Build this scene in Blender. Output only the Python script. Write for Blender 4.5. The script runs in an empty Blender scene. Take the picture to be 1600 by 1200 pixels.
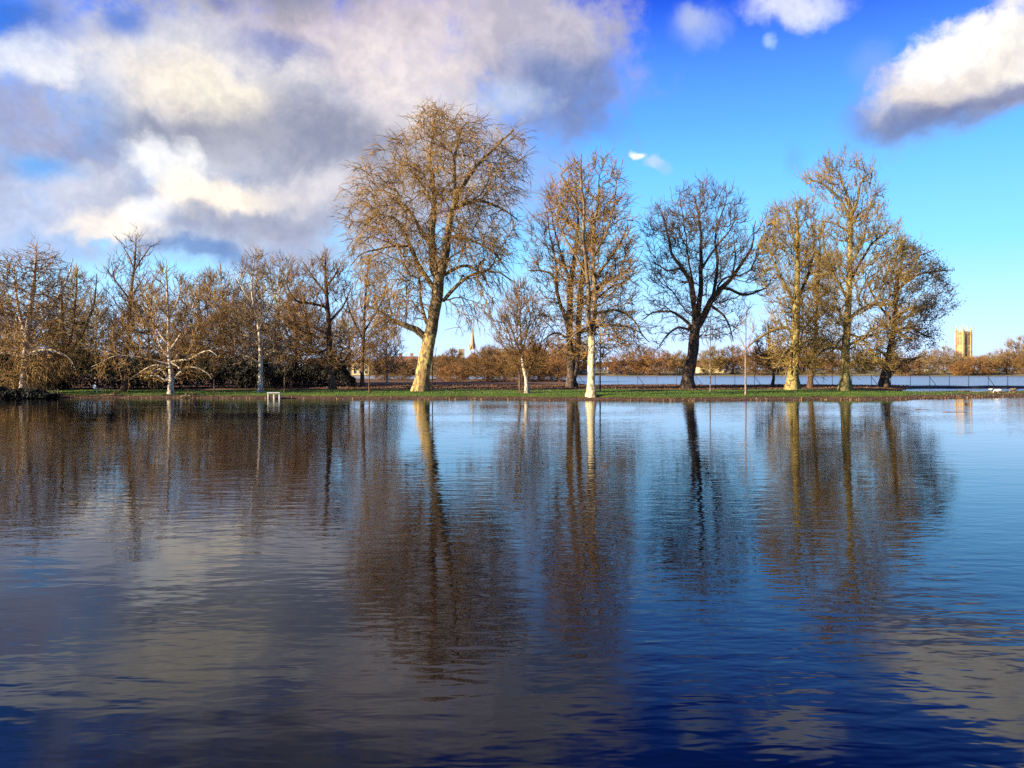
import bpy, bmesh, math, random
import numpy as np
from mathutils import Vector

# ------------------------------------------------------------------ frame
HOR, FOC, EYE = 578.0, 1232.0, 2.4          # horizon row, focal length (px of a 1600 wide frame), eye height above water
S = bpy.context.scene
COL = S.collection
R = math.radians
rng = np.random.default_rng(7)

def px_of(X, Y): return 800 + FOC * X / Y
def lin(c):
    out = []
    for v in c:
        v = v / 255.0
        out.append(v / 12.92 if v <= 0.04045 else ((v + 0.055) / 1.055) ** 2.4)
    return tuple(out)

# ------------------------------------------------------------------ object helpers
def tag(o, label=None, cat=None, group=None, kind=None):
    if label: o['label'] = label
    if cat: o['category'] = cat
    if group: o['group'] = group
    if kind: o['kind'] = kind
    return o

def empty(name, loc, rz=0.0):
    o = bpy.data.objects.new(name, None)
    COL.objects.link(o)
    o.location = loc
    o.rotation_euler.z = rz
    o.empty_display_size = 0.3
    return o

def mesh_np(name, V, F, mats, parent=None, smooth=True, mi=None):
    """V (n,3); F list of (m,k) index arrays"""
    me = bpy.data.meshes.new(name)
    V = np.asarray(V, dtype=np.float32)
    me.vertices.add(len(V))
    me.vertices.foreach_set('co', V.ravel())
    F = [np.asarray(f, dtype=np.int32) for f in F if len(f)]
    loops = np.concatenate([f.ravel() for f in F])
    tot = np.concatenate([np.full(len(f), f.shape[1], dtype=np.int32) for f in F])
    start = np.concatenate([[0], np.cumsum(tot)[:-1]]).astype(np.int32)
    me.loops.add(len(loops))
    me.loops.foreach_set('vertex_index', loops)
    me.polygons.add(len(tot))
    me.polygons.foreach_set('loop_start', start)
    me.polygons.foreach_set('loop_total', tot)
    me.polygons.foreach_set('use_smooth', np.full(len(tot), smooth, dtype=bool))
    if mi is not None:
        me.polygons.foreach_set('material_index', np.asarray(mi, dtype=np.int32))
    me.update(calc_edges=True)
    me.validate(verbose=False)
    for m in (mats if isinstance(mats, (list, tuple)) else [mats]):
        me.materials.append(m)
    o = bpy.data.objects.new(name, me)
    COL.objects.link(o)
    if parent: o.parent = parent
    return o

class MB:
    """small bmesh builder for solid man-made pieces"""
    def __init__(self): self.bm = bmesh.new()
    def box(self, c, s, rz=0.0, taper=1.0):
        hx, hy, hz = s[0] / 2, s[1] / 2, s[2] / 2
        vs = []
        for k, z in enumerate((-hz, hz)):
            t = taper if k else 1.0
            for x, y in ((-hx, -hy), (hx, -hy), (hx, hy), (-hx, hy)):
                x, y = x * t, y * t
                vs.append(self.bm.verts.new((c[0] + x * math.cos(rz) - y * math.sin(rz),
                                             c[1] + x * math.sin(rz) + y * math.cos(rz), c[2] + z)))
        for f in ((3, 2, 1, 0), (4, 5, 6, 7), (0, 1, 5, 4), (1, 2, 6, 5), (2, 3, 7, 6), (3, 0, 4, 7)):
            self.bm.faces.new([vs[i] for i in f])
        return self
    def poly(self, pts):
        self.bm.faces.new([self.bm.verts.new(p) for p in pts]); return self
    def prism(self, prof, y0, y1):
        """profile in x,z extruded along y"""
        a = [self.bm.verts.new((x, y0, z)) for x, z in prof]
        b = [self.bm.verts.new((x, y1, z)) for x, z in prof]
        n = len(prof)
        self.bm.faces.new(a[::-1]) if False else self.bm.faces.new(a)
        self.bm.faces.new(b[::-1])
        for i in range(n):
            self.bm.faces.new((a[(i + 1) % n], a[i], b[i], b[(i + 1) % n]))
        return self
    def rod(self, p, q, r, r2=None, k=6):
        p, q = Vector(p), Vector(q); r2 = r if r2 is None else r2
        d = (q - p).normalized()
        u = d.cross(Vector((0, 0, 1)) if abs(d.z) < .9 else Vector((1, 0, 0))).normalized(); w = d.cross(u)
        a = [self.bm.verts.new(p + (u * math.cos(t) + w * math.sin(t)) * r) for t in [2 * math.pi * i / k for i in range(k)]]
        b = [self.bm.verts.new(q + (u * math.cos(t) + w * math.sin(t)) * r2) for t in [2 * math.pi * i / k for i in range(k)]]
        for i in range(k): self.bm.faces.new((a[i], a[(i + 1) % k], b[(i + 1) % k], b[i]))
        self.bm.faces.new(a[::-1]); self.bm.faces.new(b)
        return self
    def loft(self, rings):
        """rings: list of lists of points, same count; closes ends"""
        vr = [[self.bm.verts.new(p) for p in ring] for ring in rings]
        n = len(vr[0])
        for a, b in zip(vr, vr[1:]):
            for i in range(n): self.bm.faces.new((a[i], a[(i + 1) % n], b[(i + 1) % n], b[i]))
        self.bm.faces.new(vr[0][::-1]); self.bm.faces.new(vr[-1])
        return self
    def build(self, name, mat, parent=None, smooth=False, bevel=0.0):
        bmesh.ops.recalc_face_normals(self.bm, faces=self.bm.faces)
        if bevel:
            bmesh.ops.bevel(self.bm, geom=[e for e in self.bm.edges], offset=bevel, segments=2, affect='EDGES', profile=0.7)
        me = bpy.data.meshes.new(name)
        self.bm.to_mesh(me); self.bm.free()
        for p in me.polygons: p.use_smooth = smooth
        me.materials.append(mat)
        o = bpy.data.objects.new(name, me)
        COL.objects.link(o)
        if parent: o.parent = parent
        return o

# ------------------------------------------------------------------ materials
class NT:
    def __init__(self, nt): self.nt = nt; self.L = nt.links
    def n(self, t, **kw):
        nd = self.nt.nodes.new(t)
        for k, v in kw.items(): setattr(nd, k, v)
        return nd
    def put(self, sock, v):
        if hasattr(v, 'is_output') or isinstance(v, bpy.types.NodeSocket): self.L.new(v, sock)
        else: sock.default_value = v
    def math(self, op, a, b=None, c=None, clamp=False):
        nd = self.n('ShaderNodeMath', operation=op); nd.use_clamp = clamp
        self.put(nd.inputs[0], a)
        if b is not None: self.put(nd.inputs[1], b)
        if c is not None: self.put(nd.inputs[2], c)
        return nd.outputs[0]
    def mix(self, f, a, b, blend='MIX'):
        nd = self.n('ShaderNodeMix', data_type='RGBA', blend_type=blend)
        self.put(nd.inputs[0], f)
        for s, v in ((nd.inputs[6], a), (nd.inputs[7], b)):
            self.put(s, (*v, 1) if isinstance(v, tuple) and len(v) == 3 else v)
        return nd.outputs[2]
    def noise(self, vec, scale, detail=4, rough=.55, dist=0.0, color=False):
        nd = self.n('ShaderNodeTexNoise')
        if vec is not None: self.L.new(vec, nd.inputs['Vector'])
        nd.inputs['Scale'].default_value = scale; nd.inputs['Detail'].default_value = detail
        nd.inputs['Roughness'].default_value = rough; nd.inputs['Distortion'].default_value = dist
        return nd.outputs['Color' if color else 'Fac']
    def mapping(self, vec, scale=(1, 1, 1), rot=(0, 0, 0)):
        nd = self.n('ShaderNodeMapping'); self.L.new(vec, nd.inputs[0])
        nd.inputs['Scale'].default_value = scale; nd.inputs['Rotation'].default_value = rot
        return nd.outputs[0]
    def ss(self, v, a, b, lo=0.0, hi=1.0):
        nd = self.n('ShaderNodeMapRange', interpolation_type='SMOOTHSTEP')
        self.put(nd.inputs[0], v)
        for i, x in zip((1, 2, 3, 4), (a, b, lo, hi)): self.put(nd.inputs[i], x)
        return nd.outputs[0]

def new_mat(name):
    m = bpy.data.materials.new(name); m.use_nodes = True
    t = NT(m.node_tree); b = m.node_tree.nodes['Principled BSDF']
    return m, t, b

def bark(name, c1, c2, c3, scale=2.2, patch=.5, rough=.9, bump=.03):
    """furrowed / flaking bark: three bark colours in vertically drawn-out patches"""
    m, t, b = new_mat(name)
    tc = t.n('ShaderNodeTexCoord').outputs['Object']
    v = t.mapping(tc, (1, 1, .35))
    n1 = t.noise(v, scale, 5, .6, .4)
    n2 = t.noise(t.mapping(tc, (1, 1, .5)), scale * 3.1, 4, .6)
    n3 = t.noise(t.mapping(tc, (4, 4, .5)), scale * 2.6, 5, .65)
    f1 = t.ss(n1, patch - .07, patch + .07)
    f2 = t.ss(n2, .50, .60)
    col = t.mix(f1, c1, c2)
    col = t.mix(f2, col, c3)
    t.put(b.inputs['Base Color'], t.mix(t.ss(n3, .35, .62, .0, .45), col, tuple(x * .35 for x in c2)))
    b.inputs['Roughness'].default_value = rough
    b.inputs['Specular IOR Level'].default_value = .25
    bp = t.n('ShaderNodeBump'); bp.inputs['Distance'].default_value = bump
    t.put(bp.inputs['Height'], n3); t.L.new(bp.outputs[0], b.inputs['Normal'])
    return m

def twig(name, c1, c2, scale=.5):
    m, t, b = new_mat(name)
    tc = t.n('ShaderNodeTexCoord').outputs['Object']
    n = t.noise(tc, scale, 3, .6)
    n2 = t.noise(tc, 6.0, 2, .6)
    col = t.mix(t.ss(n, .36, .64), c1, c2)
    col = t.mix(t.ss(n2, .35, .7, 0, .55), col, tuple(x * .45 for x in c2))
    t.put(b.inputs['Base Color'], col)
    b.inputs['Roughness'].default_value = .75
    b.inputs['Specular IOR Level'].default_value = .3
    return m

def plain(name, c, rough=.8, var=.25, scale=3.0, metal=0.0):
    m, t, b = new_mat(name)
    tc = t.n('ShaderNodeTexCoord').outputs['Object']
    n = t.noise(tc, scale, 5, .6)
    t.put(b.inputs['Base Color'], t.mix(t.ss(n, .3, .7), tuple(x * (1 - var) for x in c), tuple(min(1, x * (1 + var)) for x in c)))
    b.inputs['Roughness'].default_value = rough
    b.inputs['Metallic'].default_value = metal
    return m

M = {}
M['bark_plane'] = bark('plane_bark', (.60, .44, .15), (.36, .22, .085), (.14, .085, .045), 1.5, .50, bump=.07)
M['bark_flaky'] = bark('flaking_limb_bark', (.36, .25, .115), (.20, .125, .06), (.085, .055, .034), 1.6, .50, bump=.05)
M['bark_pale'] = bark('pale_bark', (.80, .69, .42), (.66, .53, .29), (.28, .19, .09), 1.4, .56, bump=.06)
M['bark_dark'] = bark('dark_bark', (.12, .074, .045), (.06, .038, .025), (.24, .17, .12), 2.4, .5, bump=.08)
M['bark_lichen'] = bark('lichen_bark', (.50, .40, .13), (.34, .25, .085), (.14, .09, .045), 2.2, .5, bump=.09)
M['bark_olive'] = bark('olive_limb_bark', (.32, .235, .085), (.19, .13, .05), (.10, .065, .035), 2.0, .5, bump=.06)
M['bark_brown'] = bark('brown_bark', (.19, .11, .06), (.12, .07, .04), (.07, .042, .028), 2.2, .5, bump=.06)
M['bark_birch'] = bark('white_bark', (.74, .62, .46), (.58, .46, .31), (.20, .14, .09), 2.2, .56, bump=.04)
M['bark_sapling'] = bark('sapling_bark', (.46, .34, .26), (.34, .24, .17), (.20, .14, .10), 3.0, .5)
M['tw_gold'] = twig('golden_twigs', (.46, .265, .075), (.20, .11, .033))
M['tw_olive'] = twig('olive_twigs', (.43, .27, .066), (.20, .125, .033))
M['tw_brown'] = twig('brown_twigs', (.35, .19, .055), (.15, .078, .026))
M['tw_dark'] = twig('dark_twigs', (.21, .12, .046), (.085, .05, .025))
M['tw_red'] = twig('russet_twigs', (.24, .11, .036), (.13, .057, .022))
M['tw_pale'] = twig('pale_twigs', (.42, .29, .15), (.22, .135, .065))
M['tw_orange'] = twig('orange_twigs', (.38, .18, .052), (.23, .115, .04))
M['leaf_dark'] = twig('dark_leaves', (.060, .046, .030), (.03, .028, .022), 1.2)
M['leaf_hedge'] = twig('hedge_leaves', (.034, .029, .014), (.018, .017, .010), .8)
M['stone_gold'] = plain('golden_stone', (.44, .29, .115), .9, .3, .5)
M['stone_tan'] = plain('tan_stone', (.42, .30, .16), .9, .25, .5)
M['stone_grey'] = plain('grey_stone', (.34, .29, .22), .9, .2, .6)
M['stone_white'] = plain('white_stone', (.60, .56, .50), .85, .22, 3.0)
M['render_cream'] = plain('cream_render', (.72, .55, .26), .9, .08, .6)
M['brick'] = plain('brown_brick', (.28, .15, .085), .9, .25, .8)
M['roof'] = plain('roof_tiles', (.20, .10, .06), .85, .25, 1.2)
M['slate'] = plain('slate', (.13, .10, .09), .7, .2, 1.2)
M['glass'] = plain('window_glass', (.03, .035, .045), .12, .1)
M['white'] = plain('white_paint', (.80, .78, .74), .5, .05)
M['iron'] = plain('dark_iron', (.035, .035, .045), .55, .2, 6)
M['feather_white'] = plain('white_feathers', (.80, .76, .68), .8, .06, 12)
M['feather_brown'] = plain('brown_feathers', (.20, .13, .085), .8, .45, 9)
M['bill'] = plain('orange_bill', (.62, .24, .04), .5, .1)
M['log'] = plain('wet_log', (.16, .085, .055), .8, .35, 4)

# ------------------------------------------------------------------ terrain
EDGE_PX = [-900, -300, 0, 250, 450, 640, 900, 1080, 1250, 1420, 1600, 2200, 3000]
EDGE_D = [60, 64, 67, 67, 65.5, 64.5, 62, 61.2, 62.5, 64.2, 69.5, 74, 74]
BACK_PX = [-3000, 430, 500, 560, 880, 915, 3000]
BACK_D = [420, 420, 300, 185, 172, 109, 109]

def _smooth(t): t = np.clip(t, 0, 1); return t * t * (3 - 2 * t)
def wob(x, y, s, ph=0.0):
    return (np.sin(x * s + 1.3 * ph) * np.cos(y * s * 1.17 + ph) + .6 * np.sin(x * s * 2.3 + y * s * 1.9 + 2 * ph) + .35 * np.sin(x * s * 4.7 - y * s * 5.1 + ph)) / 1.95

def gz(X, Y):
    X = np.asarray(X, float); Y = np.asarray(Y, float)
    p = px_of(X, np.maximum(Y, 1))
    e = np.interp(p, EDGE_PX, EDGE_D) + .9 * wob(X, Y * 0, .31, 1.1) + .55 * wob(X, Y * 0, 1.3, .3) + .22 * wob(X, Y * 0, 3.7, .9)
    b = np.interp(p, BACK_PX, BACK_D) + 1.2 * wob(X, Y * 0, .22, 2.1)
    z = -1.0 + 1.0 * _smooth((Y - e + 2.5) / 2.5) + (.36 - .14 * _smooth((p - 1330) / 120)) * _smooth((Y - e) / 3.0)
    z = z + .07 * wob(X, Y, .35, .7) * _smooth((Y - e) / 3)
    z = z - 1.1 * _smooth((Y - b) / 3.0)
    # puddle between the thin grass spit and the fence strip on the right
    d = _smooth((p - 1375) / 90) * _smooth((Y - 79) / 5) * (1 - _smooth((Y - 98) / 4))
    z = z - .62 * d
    # small flooded hollows in the lawn towards the left
    d = _smooth((p - 690) / 20) * (1 - _smooth((p - 885) / 15)) * np.exp(-((Y - 146 - 3 * wob(X, Y * 0, .3, 2)) / 5.0) ** 2)
    z = z - .75 * d
    for (hx, hy, rx, ry, a) in ((-31.5, 84, 5, 1.6, .6), (-40.5, 85, 4.5, 1.8, .6), (-22, 88, 6, 1.6, .55), (-26.5, 97, 6, 2, .6), (-12, 96, 6, 2, .55)):
        z = z - a * np.exp(-((X - hx) / rx) ** 2 - ((Y - hy) / ry) ** 2)
    return z

def ground_D(px, py):
    D = 80.0
    for _ in range(30):
        X = (px - 800) / FOC * D
        D = .5 * D + .5 * (EYE - float(gz(X, D))) * FOC / (py - HOR)
        D = min(max(D, 60), 125)
    return D

# ---- island / park ground
xs = np.concatenate([np.arange(-260, -80, 4.0), np.arange(-80, 100, .7), np.arange(100, 261, 4.0)])
ys = np.concatenate([np.arange(50, 72, .45), np.arange(72, 114, .8), np.arange(114, 190, 2.2), np.arange(190, 440, 9)])
XX, YY = np.meshgrid(xs, ys)
ZZ = gz(XX, YY)
V = np.stack([XX.ravel(), YY.ravel(), ZZ.ravel()], 1)
nx, ny = len(xs), len(ys)
ii = (np.arange(ny - 1)[:, None] * nx + np.arange(nx - 1)[None, :]).ravel()
F = np.stack([ii, ii + 1, ii + nx + 1, ii + nx], 1)

def ground_mat():
    m, t, b = new_mat('park_ground')
    tc = t.n('ShaderNodeTexCoord').outputs['Object']
    sep = t.n('ShaderNodeSeparateXYZ'); t.L.new(tc, sep.inputs[0])
    n1 = t.noise(tc, .35, 5, .6)
    n2 = t.noise(tc, 2.6, 5, .65)
    n3 = t.noise(tc, 9.0, 4, .7)
    grass = t.mix(t.ss(n1, .35, .65), (.105, .175, .016), (.06, .115, .013))
    grass = t.mix(t.ss(n2, .42, .66, 0, .7), grass, (.12, .15, .028))
    grass = t.mix(t.ss(t.noise(t.mapping(tc, (.12, .5, 1)), 1.0, 4, .6), .50, .66, 0, .8), grass, (.040, .062, .012))  # dark sideways streaks: tree shade across the lawn, put into the grass colour
    grass = t.mix(t.ss(t.noise(tc, .9, 5, .7), .60, .70, 0, .8), grass, (.14, .10, .04))
    litter = t.mix(t.ss(n3, .38, .62), (.20, .11, .065), (.09, .05, .032))
    litter = t.mix(t.ss(n2, .52, .64, 0, .7), litter, (.24, .15, .09))
    mud = t.mix(t.ss(n2, .4, .6), (.055, .034, .022), (.10, .06, .04))
    # lawn strip, leaf litter behind it, mud and leaves on the sloping bank
    yy = t.math('ADD', sep.outputs[1], t.math('MULTIPLY', t.math('SUBTRACT', n1, .5), 12.0))
    f_lit = t.ss(yy, 80.5, 84.0)
    col = t.mix(f_lit, grass, litter)
    zz = t.math('ADD', sep.outputs[2], t.math('MULTIPLY', t.math('SUBTRACT', n2, .5), .22))
    col = t.mix(t.ss(zz, .17, .26), t.mix(t.ss(n3, .4, .6, 0, .8), mud, litter), col)
    t.put(b.inputs['Base Color'], col)
    b.inputs['Roughness'].default_value = .95
    b.inputs['Specular IOR Level'].default_value = .15
    bp = t.n('ShaderNodeBump'); bp.inputs['Distance'].default_value = .06
    t.put(bp.inputs['Height'], n3); t.L.new(bp.outputs[0], b.inputs['Normal'])
    return m
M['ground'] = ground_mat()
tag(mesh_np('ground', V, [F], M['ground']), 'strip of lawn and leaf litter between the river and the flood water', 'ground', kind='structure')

# ---- far bank, one sheet to the horizon
xs2 = np.concatenate([np.linspace(-4000, -420, 20), np.arange(-400, 401, 10.0), np.linspace(420, 4000, 20)])
ys2 = np.concatenate([np.arange(300, 345, 3.0), np.geomspace(348, 6000, 24)])
X2, Y2 = np.meshgrid(xs2, ys2)
e2 = 311 + 3 * wob(X2, Y2 * 0, .06, .5) + 1.2 * wob(X2, Y2 * 0, .25, 1.5)
Z2 = -.8 + .8 * _smooth((Y2 - e2 + 6) / 6) + .9 * _smooth((Y2 - e2) / 26) + .2 * wob(X2, Y2, .05, .9) * _smooth((Y2 - e2) / 20)
nx2, ny2 = len(xs2), len(ys2)
ii = (np.arange(ny2 - 1)[:, None] * nx2 + np.arange(nx2 - 1)[None, :]).ravel()
def far_mat():
    m, t, b = new_mat('far_meadow')
    tc = t.n('ShaderNodeTexCoord').outputs['Object']
    n = t.noise(tc, .12, 5, .6); n2 = t.noise(tc, .9, 4, .6)
    c = t.mix(t.ss(n, .4, .6), (.22, .18, .06), (.12, .13, .035))
    c = t.mix(t.ss(n2, .48, .6, 0, .7), c, (.34, .22, .11))
    t.put(b.inputs['Base Color'], c); b.inputs['Roughness'].default_value = 1.0
    return m
M['far'] = far_mat()
def fz(X, Y): return .9 * float(_smooth((Y - 311) / 26.0)) - .05
tag(mesh_np('far_bank', np.stack([X2.ravel(), Y2.ravel(), Z2.ravel()], 1),
            [np.stack([ii, ii + 1, ii + nx2 + 1, ii + nx2], 1)], M['far']),
    'rough meadow bank beyond the flood water', 'meadow', kind='structure')

# ---- water
def water_mat(name, base, layers, rough=.02, ior=1.333):
    m, t, b = new_mat(name)
    tc = t.n('ShaderNodeTexCoord').outputs['Object']
    prev = None
    # broad patches of breeze that roughen or calm the ripples
    gust = t.ss(t.noise(t.mapping(tc, (.05, .11, 1)), 1.0, 3, .6), .34, .66, .25, 1.25)
    for (sx, sy, rot, sc, det, dist, usegust) in layers:
        v = t.mapping(tc, (sx, sy, 1), (0, 0, R(rot)))
        h = t.noise(v, sc, det, .5, .25)
        if usegust: h = t.math('MULTIPLY', h, gust)
        bp = t.n('ShaderNodeBump'); bp.inputs['Distance'].default_value = dist
        t.put(bp.inputs['Height'], h)
        if prev is not None: t.L.new(prev, bp.inputs['Normal'])
        prev = bp.outputs[0]
    t.L.new(prev, b.inputs['Normal'])
    b.inputs['Base Color'].default_value = (*base, 1)
    b.inputs['Roughness'].default_value = rough
    b.inputs['IOR'].default_value = ior
    return m
M['river'] = water_mat('river_water', (.0004, .0015, .0055),
                       [(.5, 1.0, 5, 1.6, 1, .0050, False), (.38, 1.0, -7, 4.8, 2, .0076, True), (.5, 1.0, 12, 10.0, 1, .0010, True)], ior=1.275)
M['flood'] = water_mat('flood_water', (.22, .27, .35),  # pale bluish base paints in brightness of the reflected sky
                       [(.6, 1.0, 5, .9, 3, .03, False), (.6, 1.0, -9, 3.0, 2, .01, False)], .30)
# one sheet split where the island stands: river in front, flood meadow behind
def sheet(name, x0, x1, y0, y1, mat, label):
    Vw = [(x0, y0, 0), (x1, y0, 0), (x1, y1, 0), (x0, y1, 0)]
    return tag(mesh_np(name, Vw, [np.array([[0, 1, 2, 3]])], mat, smooth=False), label, 'water', kind='structure')
sheet('river', -700, 700, -60, 92, M['river'], 'calm dark river reflecting the bare trees')
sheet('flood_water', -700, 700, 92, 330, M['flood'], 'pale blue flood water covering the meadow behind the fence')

# ------------------------------------------------------------------ tree growing
def frames(d):
    up = np.where(np.abs(d[:, 2:3]) < .9, np.array([[0, 0, 1.0]]), np.array([[1.0, 0, 0]]))
    u = np.cross(d, up); u /= np.linalg.norm(u, axis=1, keepdims=True) + 1e-9
    return u, np.cross(d, u)

def frusta(P0, P1, r0, r1, k):
    d = P1 - P0; L = np.linalg.norm(d, axis=1, keepdims=True) + 1e-9; d = d / L
    u, w = frames(d)
    a = np.arange(k) * 2 * np.pi / k
    ring = u[:, None, :] * np.cos(a)[None, :, None] + w[:, None, :] * np.sin(a)[None, :, None]
    A = P0[:, None, :] + ring * r0[:, None, None]
    B = P1[:, None, :] + ring * r1[:, None, None]
    V = np.concatenate([A, B], 1).reshape(-1, 3)
    base = (np.arange(len(P0)) * 2 * k)[:, None]
    i = np.arange(k)[None, :]; j = (np.arange(k)[None, :] + 1) % k
    F = np.stack([base + i, base + j, base + k + j, base + k + i], 2).reshape(-1, 4)
    return V, F

class Acc:
    def __init__(self): self.V = []; self.F = {}; self.I = {}; self.n = 0
    def add(self, V, F, slot=0):
        if len(V) == 0: return
        F = np.asarray(F) + self.n
        self.V.append(V); self.F.setdefault(F.shape[1], []).append(F); self.I.setdefault(F.shape[1], []).append(np.full(len(F), slot)); self.n += len(V)
    def build(self, name, mat, parent):
        if not self.V: return None
        return mesh_np(name, np.concatenate(self.V), [np.concatenate(f) for f in self.F.values()], mat, parent,
                       mi=np.concatenate([np.concatenate(i) for i in self.I.values()]))

def catmull(pts, step):
    P = np.asarray(pts, float)
    if len(P) < 2: return P
    Q = np.concatenate([[2 * P[0] - P[1]], P, [2 * P[-1] - P[-2]]])
    out = []
    for i in range(1, len(Q) - 2):
        n = max(2, int(np.linalg.norm(Q[i + 1, :3] - Q[i, :3]) / step))
        t = np.linspace(0, 1, n, endpoint=False)[:, None]
        a, b, c, d = Q[i - 1], Q[i], Q[i + 1], Q[i + 2]
        out.append(.5 * (2 * b + (c - a) * t + (2 * a - 5 * b + 4 * c - d) * t ** 2 + (3 * b - a - 3 * c + d) * t ** 3))
    out.append(P[-1:])
    return np.concatenate(out)

def row_span(poly, y):
    xsec = []
    n = len(poly)
    for i in range(n):
        (x1, y1), (x2, y2) = poly[i], poly[(i + 1) % n]
        if (y1 <= y < y2) or (y2 <= y < y1):
            xsec.append(x1 + (y - y1) / (y2 - y1) * (x2 - x1))
    xsec.sort()
    return xsec

def sample_poly(poly, n, g, depthk):
    """points of a crown whose outline is poly (metres, x/z) given thickness"""
    ya = [p[1] for p in poly]; z0, z1 = min(ya), max(ya)
    zs = np.linspace(z0, z1, 60)[:-1] + (z1 - z0) / 120
    spans = []
    for z in zs:
        xsn = row_span(poly, z)
        spans.append((xsn[0], xsn[-1]) if len(xsn) >= 2 else (0, 0))
    w = np.array([b - a for a, b in spans]); w = w / w.sum()
    k = g.choice(len(zs), n, p=w)
    z = zs[k] + g.uniform(-.5, .5, n) * (z1 - z0) / 59
    a = np.array([spans[i][0] for i in k]); b = np.array([spans[i][1] for i in k])
    d = g.uniform(-1, 1, n) * .98
    c, h = (a + b) / 2, (b - a) / 2
    x = c + h * np.sqrt(1 - d * d) ** .7 * g.uniform(-1, 1, n)
    hm = np.minimum(h, (z1 - z0) * .6)
    return np.stack([x, d * hm * depthk, z], 1), float(np.sum(np.array([q - p for p, q in spans])) * (z1 - z0) / 59)

def grow_tree(name, loc, limbs, polys, m_bark, m_twig, seed, dens=6.0, bf=.25, hang=0.0, lift=.15, clump=.25, twig_len=1.1,
              twig_r=.029, twig_n=1.6, r0=.020, depthk=.75, flare=1.0, step=.6, leaves=None, sub=2, gnarl=.10, wig=.05, maxr=.45, tubek=12, limb_bark=None):
    """limbs: list of lists of (x, z, r[, depth]) in metres in the tree's own frame; first one is the trunk"""
    g = np.random.default_rng(seed)
    root = empty(name, loc)
    dens *= 1.15; twig_n *= 1.42
    T, Cn = Acc(), Acc()
    pos = np.zeros((60000, 3)); par = np.full(60000, -1); pl = np.zeros(60000); rad = np.zeros(60000)
    dirs = np.zeros((60000, 3)); islimb = np.zeros(60000, bool); n = 0
    for li, L in enumerate(limbs):
        P = np.array([[q[0], (q[3] if len(q) > 3 else 0.0), q[1], q[2]] for q in L], float)
        if li and all(len(q) < 4 for q in L):
            run = np.abs(P[:, 0] - P[0, 0]) + .25 * np.abs(P[:, 2] - P[0, 2])
            P[:, 1] = run * g.uniform(-.6, .6)
            # start depth from the limb it leaves
        C = catmull(P, .5)
        if li:
            C[:, :3] += wig * np.cumsum(g.normal(0, 1, (len(C), 3)), 0) * np.linspace(0, 1, len(C))[:, None]
            dd = np.linalg.norm(pos[:n] - C[0, :3], axis=1)
            # attach regardless of depth
            dd = np.hypot(pos[:n, 0] - C[0, 0], pos[:n, 2] - C[0, 2])
            q = int(np.argmin(dd)); C[:, 1] += pos[q, 1] - C[0, 1]
            C = np.concatenate([[[*pos[q], C[0, 3]]], C])
        par0 = q if li else -1
        k = len(C)
        # tube
        ctr, rr = C[:, :3], np.maximum(C[:, 3], .015)
        tng = np.gradient(ctr, axis=0); tng /= np.linalg.norm(tng, axis=1, keepdims=True) + 1e-9
        if li == 0:
            hgt = ctr[:, 2] - ctr[0, 2]
        K = tubek if rr.max() > .15 else 6
        u = np.cross(tng, np.array([0.03, 1.0, 0.02])); u /= np.linalg.norm(u, axis=1, keepdims=True)
        w = np.cross(tng, u)
        ang = np.arange(K) * 2 * np.pi / K
        lob = 1 + .06 * np.sin(3 * ang + g.uniform(0, 6))[None, :] + .05 * g.normal(0, 1, (k, K))
        if li == 0:
            fl = flare * np.exp(-hgt / (1.1 * rr[0] + .05))
            lob = lob * (1 + fl[:, None] * (.45 + .35 * np.sin(5 * ang + g.uniform(0, 6))[None, :]))
            ctr = ctr.copy(); ctr[0, 2] -= .35
        rv = ctr[:, None, :] + (u[:, None, :] * np.cos(ang)[None, :, None] + w[:, None, :] * np.sin(ang)[None, :, None]) * (rr[:, None] * lob)[:, :, None]
        Vt = rv.reshape(-1, 3)
        bi = (np.arange(k - 1) * K)[:, None]; i = np.arange(K)[None, :]; j = (i + 1) % K
        T.add(Vt, np.stack([bi + i, bi + K + i, bi + K + j, bi + j], 2).reshape(-1, 4), 0 if li == 0 or not limb_bark else 1)
        s = 1 if li else 0
        for a in range(s, k):
            pos[n] = C[a, :3]; par[n] = (n - 1) if a > s else par0
            pl[n] = 0 if par[n] < 0 else pl[par[n]] + np.linalg.norm(pos[n] - pos[par[n]])
            rad[n] = rr[a]; islimb[n] = True; dirs[n] = tng[a]
            n += 1
    nl = n
    pts = []
    for poly, wgt in polys:
        probe, area = sample_poly(poly, 10, g, depthk)
        cnt = max(20, int(area * dens * wgt))
        Pq, _ = sample_poly(poly, int(cnt * 1.5), g, depthk)
        ph = g.uniform(0, 6, 6)
        f = (np.sin(Pq[:, 0] * .9 + ph[0]) * np.sin(Pq[:, 2] * .9 + ph[1]) + np.sin(Pq[:, 1] * 1.1 + ph[2] + Pq[:, 0] * .4)
             + np.sin(Pq[:, 0] * 1.9 + Pq[:, 2] * 1.3 + ph[3])) / 3
        keep = g.uniform(0, 1, len(Pq)) < (.67 + clump * f * 1.6)
        pts.append(Pq[keep][:int(cnt * 1.1)])
    pts = np.concatenate(pts)
    far = g.uniform(0, 1, len(pts)) < .05
    cc = pts.mean(0); pts[far] = cc + (pts[far] - cc) * g.uniform(1.02, 1.09, (far.sum(), 1))
    # height above the lowest branching node only
    low = limbs[0][0][1]
    hb = np.array([np.min(np.linalg.norm(pos[:nl] - p, axis=1)) for p in pts])
    order = np.argsort(hb)
    trunk_ok = pos[:nl, 2] > pos[0, 2] + .22 * (pos[:nl, 2].max() - pos[0, 2])
    pen = np.zeros(60000); pen[:nl][~trunk_ok] = 4.0
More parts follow.
